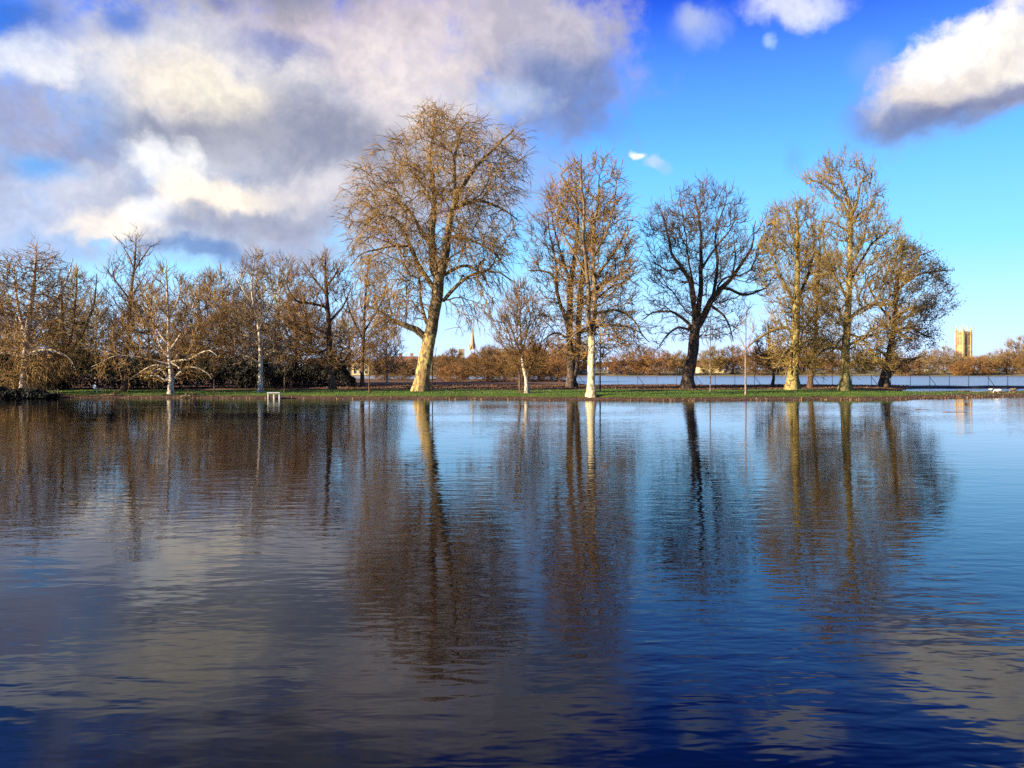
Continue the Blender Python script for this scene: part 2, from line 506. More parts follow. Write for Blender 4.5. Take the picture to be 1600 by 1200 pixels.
    for p in pts[order]:
        if n > 59000: break
        v = p - pos[:n]
        dist = np.sqrt((v * v).sum(1))
        # prefer nodes whose heading points to the target
        al = (v * dirs[:n]).sum(1) / (dist + 1e-6)
        cost = dist * (1.25 - .35 * al) + bf * pl[:n] + pen[:n]
        q = int(np.argmin(cost)); dq = dist[q]
        if dq < .25: continue
        m = max(1, int(dq / step + .5))
        ctrl = pos[q] + dirs[q] * dq * .38 + np.array([0, 0, (hang * .30 - lift) * dq * .6])
        prev = q
        for s in range(1, m + 1):
            t = s / m
            x = (1 - t) ** 2 * pos[q] + 2 * t * (1 - t) * ctrl + t * t * p
            if s < m: x = x + g.normal(0, gnarl * min(1.0, dq / m), 3)
            pos[n] = x; par[n] = prev
            d = x - pos[prev]; l = np.linalg.norm(d) + 1e-9
            pl[n] = pl[prev] + l; dirs[n] = d / l
            prev = n; n += 1
    cnt = np.zeros(n); child = np.zeros(n, int)
    for i in range(n - 1, 0, -1):
        if child[i] == 0: cnt[i] = max(cnt[i], 1)
        if par[i] >= 0:
            cnt[par[i]] += cnt[i]; child[par[i]] += 1
    rn = np.minimum(r0 * cnt ** .46, maxr)
    for i in range(nl, n):
        pr = rad[par[i]]
        rad[i] = min(rn[i], pr * .95)
    idx = np.arange(nl, n)
    pp = par[idx]
    r_par = np.where(islimb[pp], np.minimum(rad[pp], rad[idx] * 1.25), rad[pp])
    r_par = np.minimum(r_par, rad[idx] * 1.6)
    thick = rad[idx] > .055
    for msk, acc, k in ((thick & (rad[idx] > .1), T, 7), (thick & (rad[idx] <= .1), T, 5), (~thick, Cn, 4)):
        if msk.any():
            a, b = pos[pp[msk]], pos[idx[msk]]
            ext = (b - a) * .06
            acc.add(*frusta(a - ext, b + ext, r_par[msk], rad[idx][msk], k), 1 if (limb_bark and acc is T) else 0)
    # twigs along every thin branch
    cand = idx[rad[idx] < .075]
    rep = g.poisson(twig_n, len(cand)); rep[child[cand] == 0] += 2
    org = np.repeat(cand, rep)
    O = pos[org] + (pos[par[org]] - pos[org]) * g.uniform(0, 1, (len(org), 1))
    ctrc = pos[nl:n].mean(0)
    outw = O - np.array([0, 0, 0]) - np.array([ctrc[0], ctrc[1], ctrc[2] - 2]); outw /= np.linalg.norm(outw, axis=1, keepdims=True) + 1e-6
    d1 = dirs[org] * .55 + g.normal(0, .55, (len(org), 3)) + outw * .45 + np.array([0, 0, .25 * (1 - hang) - .35 * hang])
    d1 /= np.linalg.norm(d1, axis=1, keepdims=True)
    Ln = twig_len * 1.12 * g.uniform(.45, 1.35, len(org))[:, None]
    def twigs(O, d, Ln, r, segs):
        rings = []
        P = O; dd = d
        for s in range(segs):
            dd = dd + g.normal(0, .20, dd.shape) + np.array([0, 0, .22 * (1 - hang) - .42 * hang])
            dd /= np.linalg.norm(dd, axis=1, keepdims=True)
            Q = P + dd * Ln / segs
            ra = np.full(len(P), r * (1 - s * .75 / segs)); rb = np.full(len(P), r * (1 - (s + 1) * .75 / segs))
            Cn.add(*frusta(P, Q, ra, rb, 3))
            rings.append((Q, dd)); P = Q
        return rings
    rg = twigs(O, d1, Ln, twig_r, 3)
    if sub:
        for (Q, dd) in rg[:sub]:
            d2 = dd + g.normal(0, .6, dd.shape); d2 /= np.linalg.norm(d2, axis=1, keepdims=True)
            twigs(Q, d2, Ln * .55, twig_r * .8, 2)
    if leaves:
        mat_l, nlv, sz, sel = leaves
        src = np.concatenate([q for q, _ in rg]); src = src[sel(src)]
        if len(src):
            c = src[g.integers(0, len(src), nlv)] + g.normal(0, .28, (nlv, 3))
            a = g.normal(0, 1, (nlv, 3)); a /= np.linalg.norm(a, axis=1, keepdims=True)
            b = np.cross(a, g.normal(0, 1, (nlv, 3))); b /= np.linalg.norm(b, axis=1, keepdims=True)
            s1 = sz * g.uniform(.6, 1.3, (nlv, 1))
            LV = np.stack([c - a * s1, c + b * s1 * .45, c + a * s1, c - b * s1 * .45], 1).reshape(-1, 3)
            lo = mesh_np('leaves', LV, [np.arange(nlv * 4).reshape(-1, 4)], mat_l, root, smooth=False)
    T.build('trunk', [m_bark] + ([M[limb_bark]] if limb_bark else []), root)
    Cn.build('crown', m_twig, root)
    return root

def px_tree(name, base, limbs, polys, bark_m, twig_m, seed, label, cat='tree', group='bare winter trees on the near bank', D=None, **kw):
    bx, by = base
    if D is None: D = ground_D(bx, by)
    X = (bx - 800) / FOC * D; k = D / FOC
    z0 = float(gz(X, D)); wz = EYE + (HOR - by) * k
    loc = (X, D, z0)
    cv = lambda x, y: ((x - bx) * k, (EYE + (HOR - y) * k) - z0)
    LL = []
    for i, L in enumerate(limbs):
        LL.append([(*cv(q[0], q[1]), q[2] * k, *(q[3:4])) for q in L])
    LL[0][0] = (LL[0][0][0], 0.0, *LL[0][0][2:])
    PP = []
    for poly in polys:
        wgt = 1.0
        if isinstance(poly, tuple): poly, wgt = poly
        mx = sum(p[0] for p in poly) / len(poly); my = sum(p[1] for p in poly) / len(poly)
        mg = min(13.0, kw.get('twig_len', 1.1) * .85 / k)
        sx_ = 1 - mg * .3 / max(10, max(abs(p[0] - mx) for p in poly)); sy_ = 1 - mg * .75 / max(14, max(my - p[1] for p in poly))
        poly = [(mx + (p[0] - mx) * sx_, my + (p[1] - my) * (sy_ if p[1] < my else 1)) for p in poly]
        PP.append(([cv(*p) for p in poly], wgt))
    o = grow_tree(name, loc, LL, PP, M[bark_m], M[twig_m], seed, **kw)
    return tag(o, label, cat, group)

exec_trees = True
# A: the tallest, a leaning London plane with weeping twigs
px_tree('plane_tree', (656, 611), [
    [(657, 611, 11.2), (661, 585, 10.8), (666, 555, 10.6), (671, 530, 10.2), (672, 522, 10.0)],
    [(672, 523, 9.8), (679, 490, 9.2), (685, 460, 8.8), (686, 435, 8.2), (686, 428, 7.0)],
    [(684, 434, 6.5), (679, 418, 6.2), (674, 370, 5.5), (677, 316, 4.5), (672, 274, 3.4), (668, 229, 2.2), (675, 178, .8)],
    [(687, 434, 6.8), (695, 412, 6.2), (701, 370, 5.5), (708, 334, 4.6), (729, 292, 3.6), (764, 250, 2.4), (800, 217, 1)],
    [(706, 338, 3.6), (712, 308, 3.0), (708, 262, 2.4), (714, 215, 1.6), (723, 195, .8)],
    [(678, 450, 4.4), (657, 418, 3.6), (644, 385, 3.0), (626, 345, 2.2), (600, 335, 1.4), (572, 345, .8)],
    [(672, 385, 3.4), (661, 366, 3.0), (629, 322, 2.4), (590, 298, 1.6), (557, 275, .8)],
    [(694, 470, 3.4), (716, 445, 2.8), (740, 430, 2.2), (776, 433, 1.4), (800, 450, .7)],
    [(692, 432, 2.8), (722, 418, 2.3), (746, 424, 1.8), (770, 452, 1.0)],
    [(665, 528, 6.2), (655, 518, 5.4), (645, 512, 4.6), (613, 497, 3.2), (595, 484, 2.0), (575, 470, 1)],
    [(612, 497, 1.8), (596, 505, 1.2), (580, 525, .6)],
    [(668, 508, 3.0), (661, 484, 2.4), (656, 452, 1.8), (648, 430, 1)],
    [(676, 318, 2.6), (655, 280, 2.0), (630, 245, 1.4), (608, 232, .7)],
    [(710, 330, 3.0), (745, 318, 2.4), (785, 330, 1.6), (808, 352, .8)],
    [(703, 372, 3.0), (735, 375, 2.2), (770, 390, 1.5), (795, 420, .7)],
    [(644, 386, 2.2), (610, 390, 1.6), (575, 402, 1.0), (555, 420, .6)],
], [([(677, 152), (712, 160), (752, 180), (776, 215), (800, 205), (824, 208), (829, 240), (822, 290), (806, 330), (816, 370), (792, 420), (560, 430), (545, 392), (535, 330), (540, 290), (560, 258), (592, 232), (632, 203), (640, 175)], 1.0),
    ([(560, 425), (690, 420), (680, 480), (650, 500), (610, 520), (580, 500), (556, 452)], .8),
    ([(690, 420), (800, 415), (790, 450), (770, 490), (740, 510), (712, 520), (700, 470)], .45)],
    'bark_plane', 'tw_gold', 11, 'tallest bare plane tree with thick leaning yellow trunk and weeping golden twigs',
    hang=.75, lift=0.05, dens=6.2, twig_n=.85, twig_len=1.5, clump=.42, r0=.019, flare=.75, gnarl=.13, wig=.07, limb_bark='bark_flaky')

# B: chalk-white plane
px_tree('plane_tree', (924, 618), [
    [(924, 618, 7.2), (924, 600, 6.0), (924, 570, 5.6), (925, 540, 5.4), (924, 525, 5.2)],
    [(923, 526, 3.8), (920, 505, 3.6), (918, 447, 3.1), (912, 388, 2.6), (911, 340, 2.0), (906, 290, 1.3), (906, 258, .6)],
    [(926, 526, 3.8), (929, 505, 3.6), (930, 447, 3.2), (928, 361, 2.4), (936, 310, 1.6), (941, 272, .7)],
    [(930, 490, 2.4), (967, 484, 1.9), (993, 500, 1.4), (1008, 525, .7)],
    [(931, 435, 2.4), (953, 400, 2.0), (967, 380, 1.5), (982, 345, .7)],
    [(918, 440, 2.0), (900, 400, 1.6), (884, 365, 1.2), (872, 330, .6)],
    [(929, 400, 2.0), (950, 360, 1.6), (962, 320, 1.1), (968, 285, .6)],
    [(911, 350, 1.6), (890, 310, 1.2), (872, 280, .6)],
    [(922, 510, 1.8), (900, 520, 1.4), (880, 545, .7)],
    [(929, 470, 1.8), (960, 445, 1.4), (985, 440, .7)],
], [([(905, 238), (942, 246), (974, 268), (982, 305), (986, 342), (1000, 385), (1000, 440), (960, 470), (880, 460), (866, 400), (858, 340), (846, 290), (848, 270), (875, 248)], 1.0),
    ([(870, 460), (1000, 440), (1008, 520), (985, 545), (950, 560), (880, 555), (866, 520)], .6)],
    'bark_pale', 'tw_gold', 12, 'bare plane tree with chalk-white trunk in the centre near the water edge',
    dens=5.2, twig_n=.85, clump=.5, hang=.2, lift=.1, twig_len=1.15, flare=1.0, r0=.017, gnarl=.12, limb_bark='bark_flaky')

# B2: dark twin-trunked tree behind it
px_tree('bare_tree', (893, 606), [
    [(893, 606, 7.5), (892, 580, 6.2), (890, 521, 5.4), (891, 447, 4.6), (898, 401, 3.4), (903, 350, 2.2), (900, 300, 1)],
    [(896, 590, 5.0), (902, 560, 4.8), (905, 510, 4.4), (908, 441, 3.6), (915, 390, 2.6), (925, 330, 1.2)],
    [(889, 510, 3.2), (884, 498, 3.0), (873, 463, 2.6), (865, 428, 2.2), (847, 415, 1.6), (825, 412, .8)],
    [(872, 460, 2.0), (868, 409, 1.5), (858, 360, 1.0), (852, 320, .5)],
    [(891, 440, 2.4), (875, 390, 1.7), (865, 340, 1.0), (862, 300, .5)],
    [(907, 470, 2.4), (940, 445, 1.8), (970, 430, 1.2), (990, 410, .6)],
    [(905, 520, 2.4), (945, 510, 1.7), (985, 520, 1.0), (1010, 545, .6)],
    [(890, 530, 2.0), (866, 520, 1.5), (845, 535, .8)],
], [([(855, 285), (900, 275), (945, 300), (985, 360), (998, 420), (1005, 480), (1010, 540), (940, 560), (850, 560), (835, 480), (826, 440), (812, 405), (818, 370), (832, 328)], 1.0)],
    'bark_dark', 'tw_brown', 13, 'dark twin-trunked bare tree just behind the chalk-white plane',
    dens=4.6, twig_n=1.1, clump=.4, twig_len=1.15, hang=.15)

# small multi-stemmed tree between them
px_tree('young_tree', (818, 614), [
    [(823, 613, 3.4), (822, 590, 2.8), (817, 569, 2.3), (812, 500, 1.6), (812, 433, .6)],
    [(812, 611, 2.2), (812, 590, 1.9), (808, 565, 1.4), (796, 530, .9), (782, 505, .5)],
    [(822, 590, 1.8), (832, 568, 1.4), (843, 540, .9), (852, 510, .5)],
    [(817, 560, 1.3), (802, 525, 1.0), (790, 490, .6)],
    [(815, 550, 1.2), (826, 510, .9), (834, 470, .5)],
], [[(812, 428), (832, 446), (850, 490), (862, 540), (850, 580), (786, 575), (768, 545), (764, 508), (784, 465)]],
    'bark_birch', 'tw_brown', 14, 'small bushy bare tree with two pale stems left of the chalk-white plane',
    dens=11, twig_n=1.6, twig_len=.95, twig_r=.023, r0=.014, lift=.25, step=.5, limb_bark='bark_brown')

# C: dark horse chestnut leaning right
px_tree('chestnut_tree', (1074, 607), [
    [(1074, 607, 9.0), (1076, 585, 8.6), (1082, 553, 8.4), (1085, 521, 7.6), (1089, 500, 7.4)],
    [(1087, 505, 4.8), (1086, 490, 4.4), (1081, 465, 3.9), (1076, 439, 3.3), (1060, 415, 2.7), (1049, 399, 2.2), (1041, 364, 1.6), (1030, 335, .9), (1020, 318, .5)],
    [(1089, 500, 4.8), (1091, 484, 4.4), (1097, 447, 3.6), (1098, 401, 2.8), (1097, 348, 1.8), (1092, 300, .7)],
    [(1092, 508, 5.6), (1097, 500, 5.4), (1116, 468, 4.6), (1132, 450, 4.0), (1151, 432, 3.2), (1183, 393, 2.2), (1199, 367, 1.5), (1203, 330, .6)],
    [(1136, 447, 2.6), (1150, 448, 2.4), (1177, 455, 2.0), (1212, 441, 1.0)],
    [(1119, 463, 2.8), (1124, 415, 2.3), (1121, 367, 1.6), (1133, 315, .7)],
    [(1076, 515, 2.2), (1057, 511, 1.8), (1040, 520, 1.3), (1024, 536, .7)],
    [(1078, 508, 2.6), (1071, 500, 2.3), (1052, 487, 1.8), (1025, 489, 1.3), (1008, 502, .7)],
    [(1119, 480, 2.2), (1134, 492, 1.7), (1144, 513, 1.2), (1150, 535, .6)],
    [(1098, 420, 2.0), (1115, 395, 1.6), (1140, 360, 1.1), (1155, 325, .5)],
    [(1064, 420, 1.8), (1040, 425, 1.3), (1012, 415, .6)],
    [(1086, 470, 1.8), (1075, 410, 1.3), (1068, 350, .9), (1062, 310, .5)],
    [(1155, 430, 1.6), (1160, 400, 1.2), (1158, 360, .6)],
], [([(1095, 274), (1132, 284), (1160, 303), (1171, 335), (1166, 375), (1190, 400), (1180, 440), (1040, 450), (1003, 445), (1008, 400), (1004, 345), (1012, 320), (1040, 303), (1062, 288)], 1.0),
    ([(1178, 360), (1196, 316), (1222, 325), (1224, 400), (1216, 455), (1175, 470), (1166, 420)], 1.1),
    ([(1003, 445), (1180, 445), (1175, 480), (1150, 530), (1100, 520), (1060, 530), (1020, 545), (1000, 500)], .55)],
    'bark_dark', 'tw_dark', 15, 'dark bare chestnut with black leaning trunk forking into wide curving limbs',
    dens=5.2, twig_n=1.0, clump=.42, hang=.1, lift=.15, gnarl=.12, wig=.06, r0=.019)

# D: lichen-yellow tree
px_tree('lime_tree', (1238, 609), [
    [(1238, 609, 9.6), (1240, 580, 7.6), (1242, 549, 6.6), (1244, 493, 5.6), (1246, 416, 4.2), (1246, 360, 2.8), (1243, 310, .8)],
    [(1240, 530, 3.4), (1232, 512, 3.0), (1206, 517, 2.2), (1182, 535, 1.5), (1165, 552, .7)],
    [(1244, 480, 2.8), (1225, 440, 2.0), (1208, 400, 1.3), (1198, 350, .6)],
    [(1245, 470, 2.8), (1266, 430, 2.0), (1280, 385, 1.3), (1285, 340, .6)],
    [(1242, 545, 2.6), (1226, 548, 1.9), (1205, 575, .9)],
    [(1243, 540, 2.8), (1270, 530, 2.0), (1292, 545, .9)],
    [(1246, 400, 2.0), (1232, 360, 1.4), (1222, 322, .6)],
], [([(1243, 302), (1275, 308), (1296, 330), (1300, 420), (1302, 520), (1298, 578), (1215, 580), (1198, 545), (1200, 470), (1186, 430), (1184, 385), (1195, 335), (1216, 314)], 1.0)],
    'bark_lichen', 'tw_olive', 16, 'bare tree with stout lichen-yellow trunk and olive twigs right of the dark chestnut',
    dens=6.2, twig_n=1.0, clump=.55, lift=.2, twig_len=1.15, limb_bark='bark_olive')

# E: tall tree with a domed tuft on a long neck
px_tree('lime_tree', (1320, 611), [
    [(1320, 611, 8.6), (1321, 580, 7.0), (1321, 542, 6.2), (1324, 500, 5.4), (1327, 430, 4.4), (1329, 342, 3.2)],
    [(1328, 345, 2.6), (1314, 314, 2.1), (1289, 290, 1.5), (1264, 274, .6)],
    [(1329, 342, 2.4), (1328, 314, 2.0), (1317, 280, 1.4), (1313, 258, .6)],
    [(1329, 342, 2.4), (1338, 311, 2.0), (1342, 288, 1.4), (1358, 270, .6)],
    [(1329, 350, 1.8), (1350, 330, 1.3), (1374, 318, .6)],
    [(1329, 365, 1.8), (1308, 345, 1.3), (1286, 338, .6)],
    [(1328, 440, 2.6), (1350, 410, 2.0), (1375, 380, 1.3), (1395, 370, .6)],
    [(1326, 470, 2.6), (1300, 430, 1.9), (1284, 390, 1.2), (1280, 350, .6)],
    [(1324, 500, 2.6), (1355, 480, 1.9), (1390, 470, 1.0)],
    [(1322, 545, 2.6), (1290, 545, 1.8), (1262, 560, .8)],
    [(1322, 540, 2.6), (1350, 530, 1.9), (1384, 520, .8)],
    [(1326, 420, 2.0), (1345, 380, 1.4), (1352, 345, .6)],
], [([(1242, 264), (1272, 246), (1312, 238), (1354, 250), (1376, 274), (1388, 306), (1384, 345), (1340, 356), (1304, 340), (1290, 312), (1262, 292)], 1.0),
    ([(1272, 335), (1318, 318), (1356, 322), (1400, 346), (1428, 370), (1436, 420), (1424, 500), (1406, 572), (1300, 582), (1262, 562), (1262, 450), (1280, 385)], 1.0)],
    'bark_lichen', 'tw_olive', 17, 'tall bare tree with domed tuft rising above the right hand clump',
    dens=5.8, twig_n=1.0, clump=.55, lift=.15, twig_len=1.15, limb_bark='bark_olive')

# F: dark, part evergreen tree at the right end
px_tree('holm_oak', (1381, 605), [
    [(1381, 605, 7.6), (1382, 592, 6.6), (1384, 580, 5.8), (1388, 560, 4.8), (1397, 510, 4.0), (1401, 447, 3.0), (1408, 410, 1.6), (1412, 375, .7)],
    [(1386, 590, 4.4), (1392, 584, 4.2), (1405, 570, 3.8), (1426, 563, 2.8), (1445, 555, 1.2)],
    [(1400, 455, 2.2), (1426, 432, 1.8), (1457, 426, 1.2), (1474, 425, .6)],
    [(1398, 500, 2.4), (1430, 480, 1.8), (1465, 475, 1.2), (1488, 482, .6)],
    [(1396, 515, 2.4), (1425, 512, 1.7), (1455, 525, .8)],
    [(1397, 505, 2.2), (1375, 470, 1.6), (1360, 430, .8)],
    [(1405, 425, 1.6), (1425, 405, 1.2), (1445, 395, .6)],
    [(1388, 560, 2.2), (1365, 545, 1.6), (1345, 555, .8)],
], [([(1400, 362), (1428, 386), (1452, 392), (1464, 410), (1478, 420), (1478, 452), (1494, 482), (1470, 495), (1460, 505), (1466, 522), (1460, 542), (1440, 548), (1420, 578), (1375, 584), (1346, 572), (1366, 480), (1374, 400)], 1.0)],
    'bark_brown', 'tw_dark', 18, 'dark spreading evergreen oak with leaning branch at the right end of the clump',
    dens=5.2, twig_n=1.05, clump=.6, leaves=(M['leaf_dark'], 7000, .12, lambda P: (P[:, 0] > 2.2)), twig_len=.95)

# dark trunks standing behind D and between the trees
px_tree('bare_tree', (1266, 606), [
    [(1266, 606, 4.6), (1267, 585, 3.8), (1270, 560, 3.2), (1274, 520, 2.6), (1278, 450, 1.8), (1282, 360, .6)],
    [(1270, 560, 2.0), (1284, 540, 1.5), (1300, 530, .7)],
    [(1269, 565, 1.8), (1256, 545, 1.3), (1246, 530, .6)],
], [[(1282, 345), (1312, 400), (1318, 480), (1312, 545), (1280, 572), (1240, 565), (1226, 510), (1232, 430), (1254, 370)]],
    'bark_brown', 'tw_olive', 19, 'slim dark bare tree half hidden behind the lichen-yellow trunk', dens=6, twig_n=1.0)
px_tree('bare_tree', (1206, 605), [
    [(1206, 605, 2.6), (1209, 590, 2.2), (1206, 570, 1.8), (1202, 540, 1.2), (1200, 500, .5)],
    [(1207, 575, 1.4), (1192, 558, 1.0), (1178, 548, .5)],
    [(1208, 580, 1.4), (1222, 562, 1.0), (1234, 556, .5)],
], [[(1200, 500), (1226, 520), (1238, 560), (1222, 578), (1188, 578), (1170, 560), (1176, 525)]],
    'bark_dark', 'tw_brown', 20, 'small dark round-headed tree by the fence left of the lichen-yellow trunk', dens=8, twig_n=1.2, twig_len=.8)

# saplings with thin pale stems
SAP = [((1110, 612), 488, 16, .9, 'thin pale sapling on the lawn just right of the dark chestnut'),
       ((1165, 617), 475, 22, 1.2, 'taller pink-stemmed sapling near the water right of the dark chestnut'),
       ((938, 612), 520, 12, 1.0, 'thin dark sapling close beside the chalk-white trunk'),
       ((676, 609), 530, 10, .8, 'very thin sapling against the right side of the leaning plane trunk'),
       ((335, 616), 555, 15, 1.0, 'lone grey sapling on the left lawn right of the white-limbed tree'),
       ((445, 613), 545, 18, 1.1, 'grey forked sapling above the white bench'),
       ((577, 614), 560, 14, .9, 'small sapling in front of the cream house')]
for i, (b, ty, hw, r, lab) in enumerate(SAP):
    x, y = b; h = y - ty
    px_tree('sapling', b, [
        [(x, y, r * 1.25), (x - .3, y - .35 * h, r), (x + .4, y - .7 * h, r * .7), (x, ty, .25)],
        [(x, y - .45 * h, r * .6), (x + .4 * hw, y - .62 * h, r * .45), (x + .75 * hw, y - .85 * h, .25)],
        [(x, y - .5 * h, r * .6), (x - .4 * hw, y - .66 * h, r * .45), (x - .8 * hw, y - .8 * h, .25)],
    ], [[(x, ty), (x + .7 * hw, ty + .2 * h), (x + hw, ty + .42 * h), (x + .6 * hw, ty + .55 * h), (x - .6 * hw, ty + .55 * h), (x - hw, ty + .4 * h), (x - .6 * hw, ty + .18 * h)]],
        'bark_sapling' if i < 2 else 'bark_brown', 'tw_pale' if i < 2 else 'tw_brown', 30 + i, lab, 'sapling', 'young saplings on the lawn',
        dens=7, twig_n=.9, twig_len=.6, twig_r=.014, r0=.010, sub=1, step=.4, flare=.2, tubek=8)

# ---- left side
px_tree('bare_tree', (519, 609), [
    [(520, 609, 5.6), (517, 590, 5.0), (515, 553, 4.6), (513, 500, 3.8), (509, 447, 2.6), (508, 400, .8)],
    [(512, 522, 2.6), (487, 511, 2.1), (455, 503, 1.5), (428, 495, .7)],
    [(510, 480, 2.2), (490, 475, 1.9), (468, 471, 1.5), (457, 447, 1.1), (462, 425, .5)],
    [(510, 460, 2.0), (492, 432, 1.4), (480, 405, .6)],
    [(509, 450, 2.0), (524, 425, 1.4), (534, 402, .6)],
    [(513, 505, 2.4), (532, 480, 1.6), (546, 450, .7)],
    [(518, 582, 3.4), (530, 572, 3.0), (541, 562, 2.4), (551, 548, 1.2)],
    [(514, 545, 2.0), (490, 552, 1.3), (455, 550, .6)],
], [[(508, 390), (536, 398), (548, 440), (546, 500), (548, 560), (485, 572), (438, 562), (424, 500), (438, 430), (456, 418), (474, 400)]],
    'bark_brown', 'tw_brown', 40, 'flat-topped bare tree with dark leaning side limb left of the cream house', dens=5.5, twig_n=1.0, clump=.4, lift=.22)
px_tree('bare_tree', (566, 606), [
    [(566, 606, 3.4), (566, 580, 3.0), (568, 520, 2.4), (572, 450, 1.4), (576, 400, .5)],
    [(568, 520, 1.8), (590, 480, 1.2), (604, 450, .5)],
    [(567, 530, 1.8), (548, 490, 1.2), (540, 450, .5)],
], [[(575, 394), (596, 404), (612, 440), (614, 520), (604, 575), (546, 575), (536, 500), (538, 440), (556, 404)]],
    'bark_brown', 'tw_brown', 41, 'brown bare tree between the flat-topped tree and the leaning plane', dens=6, twig_n=1.0, clump=.35)
px_tree('birch_tree', (407, 613), [
    [(407, 613, 4.6), (407, 590, 3.6), (407, 553, 2.9), (404, 511, 2.2), (396, 473, 1.6), (393, 441, 1.2), (401, 388, .4)],
    [(406, 540, 1.5), (385, 520, 1.1), (366, 500, .5)],
    [(405, 515, 1.5), (425, 480, 1.1), (440, 440, .5)],
    [(407, 560, 1.4), (430, 548, 1.0), (450, 552, .5)],
    [(407, 570, 1.4), (388, 558, 1.0), (372, 560, .5)],
    [(398, 480, 1.2), (378, 450, .9), (368, 425, .4)],
], [[(401, 383), (425, 405), (444, 440), (452, 510), (456, 570), (362, 572), (350, 510), (352, 445), (372, 408)]],
    'bark_birch', 'tw_pale', 42, 'slender pale birch with straight white trunk left of the white bench', dens=4.2, twig_n=.8, clump=.3, twig_len=.95, lift=.2)
px_tree('sycamore_tree', (267, 615), [
    [(267, 615, 4.3), (267, 603, 4.1), (268, 592, 4.4), (266, 575, 2.9), (264, 553, 2.6), (263, 500, 2.0), (261, 447, 1.3), (260, 408, .4)],
    [(264, 594, 2.2), (255, 594, 1.9), (247, 589, 1.6), (236, 588, 1.1), (222, 590, .5)],
    [(271, 592, 2.3), (287, 577, 1.9), (297, 573, 1.6), (311, 576, 1.3), (324, 582, .9), (334, 592, .4)],
    [(262, 590, 2.2), (252, 576, 1.8), (240, 580, .9), (232, 584, .5)],
    [(266, 566, 2.0), (300, 559, 1.6), (318, 550, 1.3), (336, 544, .8), (352, 552, .4)],
    [(265, 560, 1.9), (252, 545, 1.5), (238, 520, 1.0), (226, 490, .5)],
    [(264, 548, 1.8), (280, 530, 1.4), (296, 505, 1.0), (310, 480, .5)],
    [(264, 540, 1.7), (246, 515, 1.3), (232, 470, .9), (228, 440, .4)],
    [(263, 500, 1.5), (278, 465, 1.1), (286, 430, .5)],
    [(266, 570, 1.7), (235, 560, 1.3), (200, 555, .9), (165, 572, .4)],
    [(266, 575, 1.6), (240, 570, 1.2), (212, 580, .8), (190, 594, .4)],
], [([(256, 403), (282, 420), (302, 450), (326, 500), (346, 540), (352, 582), (322, 596), (292, 586), (240, 588), (200, 600), (150, 586), (154, 558), (176, 520), (200, 470), (226, 428)], 1.0)],
    'bark_birch', 'tw_gold', 43, 'low spreading tree with bright white trunk and limbs on the left lawn', dens=4.6, twig_n=.75, clump=.4, twig_len=1.0, lift=.1)
px_tree('bare_tree', (193, 612), [
    [(194, 612, 4.0), (196, 585, 3.2), (199, 550, 2.9), (202, 500, 2.5), (206, 447, 2.0), (211, 407, 1.4), (213, 366, .4)],
    [(193, 611, 2.6), (192, 590, 2.0), (186, 560, 1.4), (178, 520, .6)],
    [(209, 425, 1.3), (225, 402, 1.0), (242, 384, .4)],
    [(209, 420, 1.3), (196, 396, 1.0), (182, 378, .4)],
    [(204, 470, 1.5), (186, 445, 1.0), (168, 420, .4)],
    [(204, 465, 1.5), (222, 445, 1.0), (238, 425, .4)],
], [[(214, 360), (240, 376), (244, 388), (230, 402), (240, 420), (232, 470), (236, 560), (160, 580), (152, 540), (170, 480), (164, 420), (172, 390), (186, 372)]],
    'bark_brown', 'tw_brown', 44, 'tall dark-topped bare tree rising above the left hand trees', dens=5.5, twig_n=.9, clump=.4, lift=.2)
px_tree('plane_tree', (36, 614), [
    [(36, 614, 6.0), (38, 580, 5.4), (42, 530, 4.8), (48, 480, 3.6), (55, 420, 2.0), (56, 380, .6)],
    [(42, 530, 3.4), (20, 490, 2.4), (2, 440, 1.4), (-8, 410, .6)],
    [(44, 520, 3.4), (74, 480, 2.4), (96, 430, 1.4), (100, 400, .6)],
    [(40, 560, 3.0), (10, 550, 2.2), (-20, 570, 1.2)],
    [(40, 555, 3.0), (75, 545, 2.2), (108, 556, 1.2), (120, 575, .6)],
], [[(55, 374), (98, 398), (114, 430), (134, 500), (134, 578), (100, 592), (60, 600), (0, 610), (-50, 602), (-50, 430), (8, 394)]],
    'bark_birch', 'tw_gold', 45, 'broad bare plane with hanging twigs at the left edge of the picture', dens=6.5, twig_n=1.05, hang=.6, lift=.0, clump=.35, twig_len=1.3)
px_tree('bare_tree', (104, 607), [
    [(104, 607, 4.4), (104, 580, 4.0), (102, 553, 3.6), (99, 530, 3.2), (97, 490, 2.2), (96, 440, 1)],
    [(105, 560, 3.2), (118, 530, 2.6), (130, 500, 2.0), (138, 460, 1.2), (142, 425, .5)],
    [(103, 550, 2.6), (112, 515, 2.0), (118, 460, 1.2), (120, 420, .5)],
    [(104, 562, 2.2), (84, 540, 1.5), (70, 515, .6)],
], [[(120, 412), (146, 425), (166, 440), (170, 510), (158, 572), (76, 572), (70, 510), (84, 440)]],
    'bark_brown', 'tw_olive', 46, 'multi-limbed bare tree second from the left edge', dens=6, twig_n=1.0, clump=.35)

